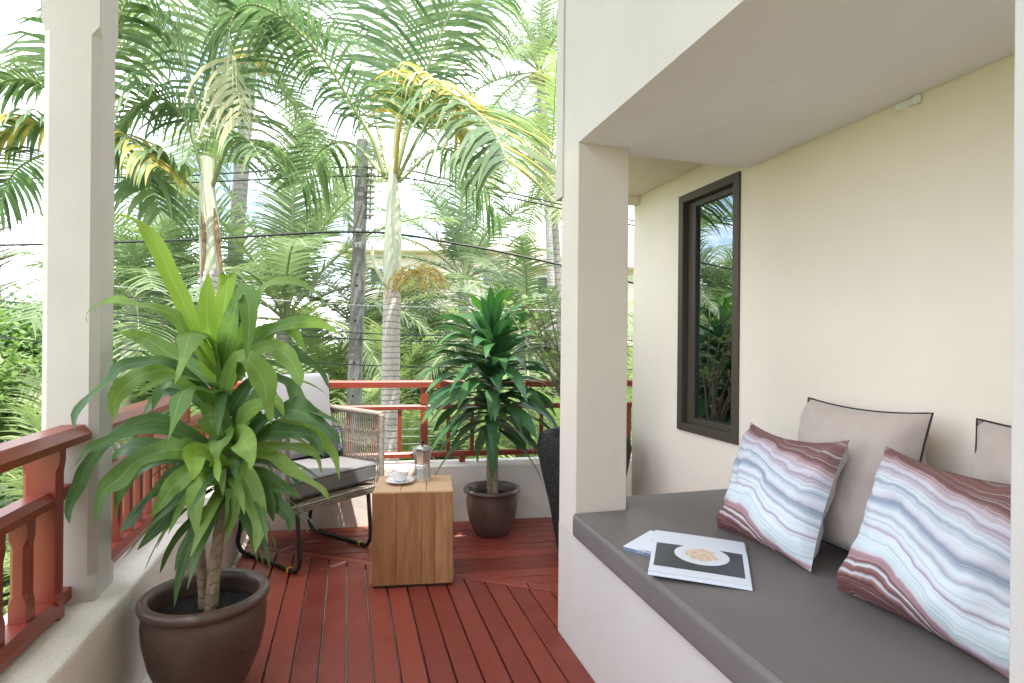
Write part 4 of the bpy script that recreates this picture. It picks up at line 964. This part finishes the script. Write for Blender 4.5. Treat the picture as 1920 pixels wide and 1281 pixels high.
# spear and fruit stalk
MB().tube(rel(spline([P(724, 540, 4.93), P(705, 500, 4.88), P(697, 470, 4.86), P(699, 460, 4.86)], 10), b), [.004, .014, .018, .02, .02, .018, .014, .010, .006, .002], 6).build('old_bract', M_SHAFT, MP)
fr = MB(); rs = random.Random(3); stalk = spline([P(745, 542, 4.93), P(765, 520, 4.85), P(785, 508, 4.8), P(805, 515, 4.76)], 14)
fr.tube(rel(stalk, b), [.016-.0006*i for i in range(14)], 6, 0)
for i in range(46):
    p = stalk[3+i % 11]+Vector((rs.uniform(-.05, .05), rs.uniform(-.06, .06), .0)); d = Vector((rs.uniform(-.5, .7), rs.uniform(-.4, .4), rs.uniform(.1, .5))); pts = []
    Ls = rs.uniform(.14, .30)
    for k in range(6): pts.append(p-b); p = p+d.normalized()*Ls/4; d = d+Vector((0, 0, -.45))
    fr.tube(pts, .0035, 4, 1)
    for q in pts[1:]:
        for z in range(2):
            c = q+Vector((rs.uniform(-.014, .014), rs.uniform(-.014, .014), rs.uniform(-.02, .02))); s = .0085
            fr.add([c+Vector((s, 0, 0)), c+Vector((0, s, 0)), c+Vector((-s, 0, 0)), c+Vector((0, -s, 0)), c+Vector((0, 0, s)), c+Vector((0, 0, -s))], [(0, 1, 4), (1, 2, 4), (2, 3, 4), (3, 0, 4), (1, 0, 5), (2, 1, 5), (3, 2, 5), (0, 3, 5)], 1, None, True)
fr.build('fruit_cluster', [M_RACHISY, M_FRUIT], MP)
# palm with peeling sheath
b = Vector((-2.55, 4.8, GZ)); SP = thing('palm_tree', 'palm with peeling brown sheath rising behind the bright green dracaena', 'palm tree', b)
shaft(SP, rel([Vector((-2.55, 4.8, GZ)), P(402, 900, 4.8), P(400, 700, 4.8), P(396, 510, 4.8)], b), (.10, .085), 'trunk', M_TRUNK)
shaft(SP, rel([P(396, 520, 4.8), P(393, 440, 4.8), P(390, 385, 4.8), P(388, 330, 4.8), P(392, 250, 4.8)], b), (.084, .080, .070, .052, .03), 'crownshaft', M_SHAFT)
for px in ([(380, 388, 4.74), (383, 450, 4.72), (379, 520, 4.72)], [(402, 390, 4.74), (408, 450, 4.72), (416, 520, 4.72)]):
    MB().tube(rel(spline([P(*q) for q in px], 12), b), [.006, .012, .016, .018, .019, .02, .02, .019, .018, .016, .012, .004], 6).build('dry_sheath', M_SHEATH, SP)
SPF = [
 ([(388, 345, 4.8), (370, 200, 4.75), (320, 70, 4.65), (250, 10, 4.55), (190, 25, 4.5)], 38, .85, .042, .16, pk(1, 2, .35)),
 ([(386, 345, 4.8), (350, 230, 4.7), (300, 185, 4.6), (250, 205, 4.5), (215, 260, 4.45)], 32, .70, .042, .18, pk(1, 2, .25)),
 ([(392, 340, 4.8), (398, 160, 4.8), (415, 0, 4.75), (430, -110, 4.7)], 34, .85, .042, .12, pk(1, 2, .4)),
 ([(394, 340, 4.8), (430, 180, 4.9), (490, 70, 5.0), (560, 20, 5.1)], 34, .85, .042, .14, pk(2, 1, .5)),
 ([(398, 350, 4.8), (425, 280, 4.6), (460, 260, 4.45), (485, 290, 4.35)], 24, .5, .045, .22, pk(1, 2, .5)),
 ([(380, 370, 4.8), (340, 330, 4.65), (300, 300, 4.55), (280, 330, 4.5), (300, 390, 4.45)], 16, .55, .075, .14, pk(1, 2, .2)),
]
for i, (px, n, L, w, dr, fn) in enumerate(SPF): frond(rel([P(*q) for q in px], b), int(n*1.45), L*1.08, w*.70, dr*1.6, .5, 60+i, None, .020, .2, fn).build('frond', STD, SP)
# palm partly hidden by the cream pillar
b = Vector((-3.30, 4.35, GZ)); LP = thing('palm_tree', 'palm with yellow drooping fronds half hidden by the cream pillar', 'palm tree', b)
shaft(LP, rel([b, P(150, 700, 4.35), P(150, 420, 4.35)], b), (.10, .08), 'trunk', M_TRUNK); shaft(LP, rel([P(150, 422, 4.35), P(150, 340, 4.35), P(150, 250, 4.35)], b), (.08, .07, .03), 'crownshaft', M_SHAFT)
LPF = [
 ([(150, 300, 4.35), (110, 190, 4.3), (50, 150, 4.2), (-20, 165, 4.1), (-70, 215, 4.0)], 32, .55, .045, .14, pk(1, 2, .3)),
 ([(150, 300, 4.35), (100, 240, 4.25), (40, 232, 4.15), (-10, 265, 4.05), (-40, 320, 4.0)], 26, .55, .05, .28, lambda t, s, r: 4 if r.random() < .5 else (2 if r.random() < .5 else 1)),
 ([(155, 300, 4.35), (205, 250, 4.3), (255, 268, 4.25), (290, 310, 4.2)], 24, .45, .045, .30, lambda t, s, r: 4 if r.random() < .65 else 2),
 ([(150, 290, 4.35), (120, 80, 4.3), (60, -80, 4.2), (-10, -140, 4.1)], 34, .95, .042, .20, pk(1, 2, .3)),
 ([(150, 290, 4.35), (190, 120, 4.3), (250, -20, 4.3), (320, -80, 4.3)], 34, .85, .042, .20, pk(1, 2, .4)),
 ([(150, 310, 4.35), (90, 290, 4.5), (30, 320, 4.6), (0, 380, 4.6)], 24, .5, .045, .2, pk(1, 2, .3)),
]
for i, (px, n, L, w, dr, fn) in enumerate(LPF): frond(rel([P(*q) for q in px], b), int(n*1.4), L*1.05, w*.78, dr*1.1, .5, 80+i, None, .018, .2, fn).build('frond', STD, LP)

# ------------------------------------------------------------------ shared frond shapes for the other palms
def arc(el, L, bend, n=6):
    p = Vector((0, 0, 0)); a = R(el); pts = [p.copy()]
    for k in range(n): p = p+Vector((math.cos(a), 0, math.sin(a)))*L/n; pts.append(p.copy()); a -= R(bend)*(.5+k/n)*1.05/n*1.0
    return pts
FM = {}
def frond_set(key, mt_, L, n, ll, w, dr, seed):
    FM[key] = []
    for i, (el, be) in enumerate(((80, 50), (62, 75), (45, 90), (28, 95), (8, 85), (-15, 70), (-45, 45))):
        FM[key].append((el, frond(arc(el, L, be), n, ll, w, dr, .55, seed+i, None, .028 if L > 2 else .014, .16, None, None, 3).mesh('frond', [M_RACHIS, mt_])))
frond_set('coco', M_COCO, 3.0, 60, .66, .040, .15, 200)
frond_set('cocob', M_COCOB, 3.0, 60, .66, .040, .15, 220)
frond_set('areca', M_ARECA, 2.0, 40, .50, .038, .14, 240)
frond_set('fan', M_FRONDL, 1.7, 30, .55, .036, .16, 260)
def crown(par, key, at, sc, count, seed, lo=0, hi=6):
    rs = random.Random(seed)
    for i in range(count):
        k = lo+int((hi-lo+.999)*i/count); el, me = FM[key][min(6, k)]
        o = link('frond', me, par, at, None); o.rotation_euler = (rs.uniform(-.12, .12), rs.uniform(-.12, .12), i*2.399+rs.uniform(-.3, .3)); s = sc*rs.uniform(.85, 1.12); o.scale = (s, s, s)
def coconut(label, base, top, key, sc, count, seed, r=.13, lo=0, hi=6, fruit=False, group=None):
    t = thing('coconut_palm', label, 'palm tree', base, 0, group)
    rs = random.Random(seed); mid_ = (base+top)/2+Vector((rs.uniform(-.25, .25), 0, 0))
    shaft(t, rel([base, mid_, top], base), (r, r*.72), 'trunk', M_TRUNK2, 12); crown(t, key, top-base, sc, count, seed, lo, hi)
    if fruit:
        for i in range(6):
            a = i*1.1; MB().lathe([(0, -.12), (.07, -.08), (.10, 0), (.08, .08), (0, .13)], 10, 0, tuple(top-base+Vector((.22*math.cos(a), .22*math.sin(a), -.18-.06*(i % 2))))).build('coconut', M_FRUIT, t)
    return t
def C(px, Y, z): q = P(px, 640, Y); return Vector((q.x, Y, z))
coconut('tall coconut palm with slanting trunk and fruit between the two near palms', C(446, 9.5, GZ), P(470, 95, 9.5), 'coco', 1.05, 17, 1, .15, 0, 6, True)
coconut('distant tall coconut palm with orange fruit beside the corner of the house', C(1030, 16, GZ), P(1012, 135, 16), 'coco', 1.0, 22, 2, .16, 0, 6, True)
coconut('coconut palm with upright fronds standing left of the concrete pole', C(535, 9.0, GZ), P(535, 600, 9.0), 'coco', 1.02, 20, 3, .16, 0, 4)
coconut('bluish coconut palm in front of the cream house', C(872, 12, GZ), P(872, 525, 12), 'cocob', .95, 22, 4, .16, 0, 5)
coconut('slim palm with hanging fronds close to the house corner', C(1042, 8.5, GZ), P(1035, 300, 8.5), 'areca', .8, 16, 6, .07, 1, 6)
coconut('low coconut palm with long arching fronds behind the dark dracaena', C(985, 9.5, GZ), P(985, 640, 9.5), 'coco', .9, 18, 7, .15, 1, 5)
coconut('low palm behind the ringed palm trunk and concrete pole', C(690, 10.5, GZ), P(690, 640, 10.5), 'coco', .75, 18, 8, .15, 1, 5)
for i, (px, py, Y, lb) in enumerate(((300, 500, 8.5, 'fan-crowned palm beside the pillar, behind the peeling palm'), (250, 560, 7.4, 'low fan palm nearest the cream pillar'), (345, 560, 9.8, 'low fan palm right behind the bright dracaena tips'))):
    coconut(lb, C(px, Y, GZ), P(px, py, Y), 'fan', .85, 22, 20+i, .11, 0, 6)
# areca clumps filling the garden
CL = [(-3.6, 6.9, -1.1), (-2.4, 7.2, -.9), (-1.3, 7.0, -1.2), (-.3, 7.3, -.9), (.5, 7.0, -1.0), (1.3, 7.6, -.8), (-4.6, 8.4, -.6), (-3.1, 9.2, -.2), (-.2, 9.4, -.2), (1.0, 9.8, 0), (2.2, 9.0, -.3), (-1.9, 8.6, -.5),
      (-2.2, 11.5, .3), (1.6, 12, .4), (3.0, 11, .2), (-5.2, 6.6, -1.2), (-2.0, 6.0, -1.9), (.2, 5.9, -1.9), (1.9, 6.4, -1.7), (-3.9, 5.6, -2.0)]
for i, (x, y, z) in enumerate(CL):
    t = thing('areca_palm', 'clump of light green feathery palm fronds in the garden below', 'palm', (x, y, GZ), 0, 'feathery palm clumps in the garden')
    rs = random.Random(i)
    st = MB()
    for k in range(5):
        a = k*1.26; st.tube([(.12*math.cos(a), .12*math.sin(a), 0), (.22*math.cos(a), .22*math.sin(a), z-GZ)], [.04, .025], 6)
    st.build('stem', M_RACHIS, t); crown(t, 'areca', Vector((0, 0, z-GZ)), 1.0, 20, 300+i, 0, 5)

# ------------------------------------------------------------------ broadleaf trees
def leafball(n, rx, ry, rz, size, seed, lumps=9, thin=1):
    rs = random.Random(seed); m = MB(); cs = []
    for i in range(lumps):
        d = Vector((rs.gauss(0, 1), rs.gauss(0, 1), rs.gauss(0, 1))).normalized()*rs.uniform(.25, .8); cs.append((Vector((d.x*rx, d.y*ry, d.z*rz)), rs.uniform(.25, .45)))
    for i in range(n):
        c, r = rs.choice(cs); d = Vector((rs.gauss(0, 1), rs.gauss(0, 1), rs.gauss(0, 1))).normalized()*(rs.random()**.45)*r
        p = c+Vector((d.x*rx, d.y*ry, d.z*rz)); e = Vector((rs.uniform(-1, 1), rs.uniform(-1, 1), rs.uniform(-.7, .5))).normalized(); l = size*rs.uniform(.6, 1.3)
        sd = e.cross(Vector((rs.uniform(-.4, .4), rs.uniform(-.4, .4), 1))).normalized()*l*.28*thin
        m.add([p, p+e*l*.5+sd, p+e*l, p+e*l*.5-sd], [(0, 1, 2, 3)], 0, [(.5, 0), (1, .5), (.5, 1), (0, .5)])
    return m, cs
TRV = []
for i in range(3):
    m, cs = leafball(17000, 1, 1, .9, .055, 500+i, 18); TRV.append((m, cs))
TM = {}
def tree(label, base, h, rx, rz, v, mt_, group=None, name='leafy_tree', leaf=None):
    t = thing(name, label, 'tree', base, 0, group); m, cs = TRV[v]
    key = (v, mt_.name)
    if key not in TM: TM[key] = m.mesh('crown', mt_)
    o = link('crown', TM[key], t, (0, 0, h), random.uniform(0, 6)); o.scale = (rx, rx, rz); o['kind'] = 'stuff'
    tr = MB(); tr.tube([(0, 0, 0), (.05, .03, h*.5), (0, 0, h)], [.16, .12, .07], 8)
    for c, r in cs[:8]: tr.tube([(0, 0, h*.72), (c.x*rx*.5, c.y*rx*.5, h*.9+c.z*rz*.4), (c.x*rx, c.y*rx, h+c.z*rz)], [.06, .04, .015], 5)
    tr.build('trunk', M_BARK, t); return t
tree('light green leafy tree seen between pillar and frame edge', Vector((-7.6, 8.2, GZ)), 3.5, 2.4, 2.3, 0, M_BUSH)
tree('light green leafy tree further left in the garden', Vector((-9.6, 7.6, GZ)), 3.9, 2.6, 2.4, 1, M_BUSH)
tree('lower leafy tree beneath the left railing', Vector((-5.6, 5.0, GZ)), 1.0, 1.7, 1.3, 2, M_BUSH)
for i, (x, y, h, rx, rz, v, mm) in enumerate(((-6, 14, 3.4, 2.8, 2.2, 1, M_BUSH), (-3, 17, 3.6, 3, 2.2, 2, M_BUSHD), (0, 18, 3.2, 3, 2.0, 0, M_BUSH), (3.2, 16, 3.2, 2.8, 2.0, 1, M_BUSHD), (6, 17, 3.6, 3, 2.2, 2, M_BUSH), (-10, 17, 4.2, 3.4, 2.6, 0, M_BUSHD), (-14, 14, 4.4, 3.4, 2.8, 2, M_BUSH), (-12, 5, 4.2, 3, 2.6, 1, M_BUSHD), (-9, 12, 3.6, 2.6, 2.2, 0, M_BUSHD), (-1.2, 13.5, 2.4, 2.2, 1.7, 2, M_BUSHD), (9, 20, 3.8, 3.2, 2.2, 1, M_BUSH))):
    tree('round %s leafy tree in the green belt behind the palms' % ('light green' if mm is M_BUSH else 'dark green'), Vector((x, y, GZ)), h, rx, rz, v, mm, '%s trees behind the palms' % ('light green' if mm is M_BUSH else 'dark green'))
# grey wispy casuarina far left
cs_ = thing('casuarina_tree', 'wispy grey-green needle tree standing far beyond the leafy trees', 'tree', (-17.3, 19, GZ)); rs = random.Random(77); nd = MB(); bt = MB()
bt.tube([(0, 0, 0), (.1, 0, 4.5), (0, 0, 9.0)], [.22, .15, .04], 8)
for i in range(90):
    z = rs.uniform(2.5, 8.8); a = rs.uniform(0, 6.28); L_ = (9.6-z)*.42*rs.uniform(.6, 1.1); e = Vector((math.cos(a), math.sin(a), .45)); p0 = Vector((0, 0, z)); p1 = p0+e*L_
    bt.tube([p0, (p0+p1)/2+Vector((0, 0, .05)), p1], [.035, .02, .006], 4)
    for k in range(60):
        q = p0+(p1-p0)*rs.uniform(.25, 1)+Vector((rs.gauss(0, .16), rs.gauss(0, .16), rs.gauss(0, .12))); d = Vector((rs.uniform(-.6, .6), rs.uniform(-.6, .6), rs.uniform(-.6, .9))).normalized()*rs.uniform(.12, .28); w_ = Vector((rs.uniform(-1, 1), rs.uniform(-1, 1), 0)).normalized()*.007
        nd.add([q-w_, q+w_, q+d], [(0, 1, 2)], 0, [(0, 0), (1, 0), (.5, 1)])
bt.build('trunk', M_BARK, cs_); o = nd.build('crown', M_GREYN, cs_); o['kind'] = 'stuff'
# low shrubs under the palms
sm, _ = leafball(2600, 1, 1, .8, .13, 900, 10); SMM = {m_.name: sm.mesh('foliage', m_) for m_ in (M_BUSH, M_ARECA, M_BUSHD)}
rs = random.Random(5)
for i in range(46):
    x, y = rs.uniform(-9, 6), rs.uniform(5.2, 13); 
    if x > 2.5 and y < 7: continue
    mm = rs.choice((M_BUSH, M_ARECA, M_BUSHD)); sh = link('shrub', SMM[mm.name], None, (x, y, GZ+.5), rs.uniform(0, 6)); s = rs.uniform(.8, 1.4); sh.scale = (s, s, s*rs.uniform(.7, 1.1)); cn = {M_BUSH: 'fresh green', M_ARECA: 'yellow-green', M_BUSHD: 'dark green'}[mm]; tag(sh, 'low %s leafy shrub on the garden ground among the palms' % cn, 'shrub', '%s shrubs under the palms' % cn)

# ------------------------------------------------------------------ utility pole and wires
PY = 6.4; pb = C(655, PY, GZ); UP = thing('utility_pole', 'weathered concrete utility pole with bolt holes beside the ringed palm', 'utility pole', pb)
c_ = [P(664, 760, PY), P(680, 262, PY)]; dirv = (c_[1]-c_[0]).normalized(); foot = c_[0]+dirv*((GZ-c_[0].z)/dirv.z); UP.location = foot
ptop = P(680, 262, PY)-foot; V = []
for p, hw in ((Vector((0, 0, 0)), .092), (ptop, .062)):
    V += [(p.x-hw, p.y-hw*.8, p.z), (p.x+hw, p.y-hw*.8, p.z), (p.x+hw, p.y+hw*.8, p.z), (p.x-hw, p.y+hw*.8, p.z)]
bm = bmesh.new(); vs = [bm.verts.new(v) for v in V]
for q in ((3, 2, 1, 0), (4, 5, 6, 7), (0, 1, 5, 4), (1, 2, 6, 5), (2, 3, 7, 6), (3, 0, 4, 7)): bm.faces.new([vs[k] for k in q])
bmesh.ops.bevel(bm, geom=list(bm.edges), offset=.014, segments=2, affect='EDGES'); m = MB(); m.frombm(bm); m.build('shaft', M_POLE, UP)
def onpole(py):
    q = c_[0]+dirv*((P(670, py, PY).z-c_[0].z)/dirv.z)-foot; t = q.z/ptop.z; hw = .092+(.062-.092)*t; return q, hw
for py in (516, 536, 571, 602, 680, 711, 742):
    q, hw = onpole(py); m = MB(); m.lathe([(0, -.001), (.012, -.001), (.012, .003), (0, .003)], 10); m.v = [(x+q.x, q.y-hw*.8-z, y+q.z) for x, y, z in m.v]; m.f = [tuple(reversed(f)) for f in m.f]; m.build('bolt_hole', M_HOLE, UP)
for py in (436, 461):
    q, hw = onpole(py); m = MB(); m.box(q.x-.032, q.x+.032, q.y-hw*.8-.012, q.y-hw*.8-.0005, q.z-.030, q.z+.030, .004); m.lathe([(0, 0), (.018, 0), (.018, .022), (.010, .024), (.010, .05), (0, .05)], 6, 0, (0, 0, 0), False); k = 0
    m.v = [(v if abs(v[1]-q.y) < .3 and abs(v[2]-q.z) < .1 else (v[0]+q.x, q.y-hw*.8-.012-v[2], v[1]+q.z)) for v in m.v]; m.build('bolt_plate', M_STEEL, UP)
for i in range(9):
    q, hw = onpole(318+i*11); m = MB(); m.lathe([(0, 0), (.022, 0), (.055, .012), (.055, .018), (.022, .028), (0, .03)], 14, 0, (q.x+hw+.045, q.y, q.z)); m.build('insulator', M_CERAM, UP)
q0, h0 = onpole(312); q1, h1 = onpole(412); MB().tube([q0+Vector((h0+.045, 0, 0)), q1+Vector((h1+.045, 0, 0))], .012, 6).tube([q0+Vector((h0-.02, 0, -.02)), q0+Vector((h0+.05, 0, -.02))], .01, 6).tube([q1+Vector((h1-.02, 0, .02)), q1+Vector((h1+.05, 0, .02))], .01, 6).build('insulator_bracket', M_STEEL, UP)
WR = [((-60, 461), (0, 460), (330, 451), (672, 435), (860, 458), (1060, 499), (1300, 560), .016, M_WIRE, 'thick black cable bolted to the pole, sagging to the right'),
      ((-60, 337), (0, 336), (330, 330), (688, 313), (860, 341), (1060, 385), (1300, 440), .011, M_WIRE, 'black cable reaching the pole top, upper of the pair'),
      ((-60, 344), (0, 343), (330, 343), (688, 330), (860, 352), (1060, 393), (1300, 450), .011, M_WIRE, 'black cable reaching the pole top, lower of the pair'),
      ((-60, 306), (0, 304), (330, 298), (690, 276), (860, 296), (1060, 335), (1300, 390), .005, M_WIREL, 'thin grey wire above the cable pair'),
      ((-60, 556), (0, 564), (330, 598), (665, 624), (860, 630), (1060, 636), (1300, 640), .009, M_WIRE, 'black cable crossing below the bolts, upper of the lower pair'),
      ((-60, 567), (0, 576), (330, 610), (665, 636), (860, 641), (1060, 647), (1300, 651), .009, M_WIRE, 'black cable crossing below the bolts, lower of the lower pair'),
      ((-60, 624), (0, 632), (330, 664), (665, 684), (860, 689), (1060, 692), (1300, 694), .009, M_WIRE, 'lowest black cable just above the far handrail'),
      ((-60, 508), (0, 514), (330, 548), (665, 572), (860, 577), (1060, 582), (1300, 586), .005, M_WIREL, 'thin grey wire between thick cable and lower pair')]
for r_ in WR:
    pts = [P(x, y, PY-.12-.02*(k % 1)) for k, (x, y) in enumerate(r_[:7])]
    # continue beyond the frame
    pts = [pts[0]+(pts[0]-pts[1])*8]+pts
    o = MB().tube(spline(pts, 60), r_[7]*.8, 6).build('overhead_cable', r_[8]); tag(o, r_[9], 'cable', 'overhead cables on the pole')

# ------------------------------------------------------------------ distant cream house
hb_ = P(850, 640, 26); HB = thing('cream_house', 'distant flat-roofed cream house behind the palms', 'house', (hb_.x, 26, GZ))
def hx(px): return P(px, 640, 26).x-hb_.x
def hz(py, Y=26): return P(850, py, Y).z-GZ
MB().box(hx(655), hx(1010), 0, 7, 0, hz(476)).build('wall', M_HOUSE, HB)
MB().box(hx(632), hx(1040), -.9, 7.3, hz(476)+.01, hz(462)).build('roof_slab', M_HOUSE, HB)
MB().box(hx(700), hx(880), 1.0, 6, hz(462)+.01, hz(442)).build('roof_block', M_HOUSE, HB)
MB().box(hx(990), hx(1400), -1.5, 7, 0, hz(446)).build('wall', M_HOUSE, HB)
MB().box(hx(955), hx(1410), -2.6, -1.51, hz(512), hz(495)).build('canopy', M_HOUSE, HB)
for px0, px1 in ((690, 720), (760, 800), (900, 940)):
    w_ = MB().box(hx(px0), hx(px1), -.06, .05, hz(540), hz(500)).build('window', M_CHINA, HB)
    MB().box(hx(px0)+.12, hx(px1)-.12, -.08, -.061, hz(538)+.1, hz(502)-.1).build('pane', M_FGLASS, w_)
w_ = MB().box(hx(1000), hx(1090), -1.56, -1.45, hz(560), hz(520)).build('window', M_CHINA, HB); MB().box(hx(1000)+.12, hx(1090)-.12, -1.58, -1.561, hz(558)+.1, hz(522)-.1).build('pane', M_FGLASS, w_)
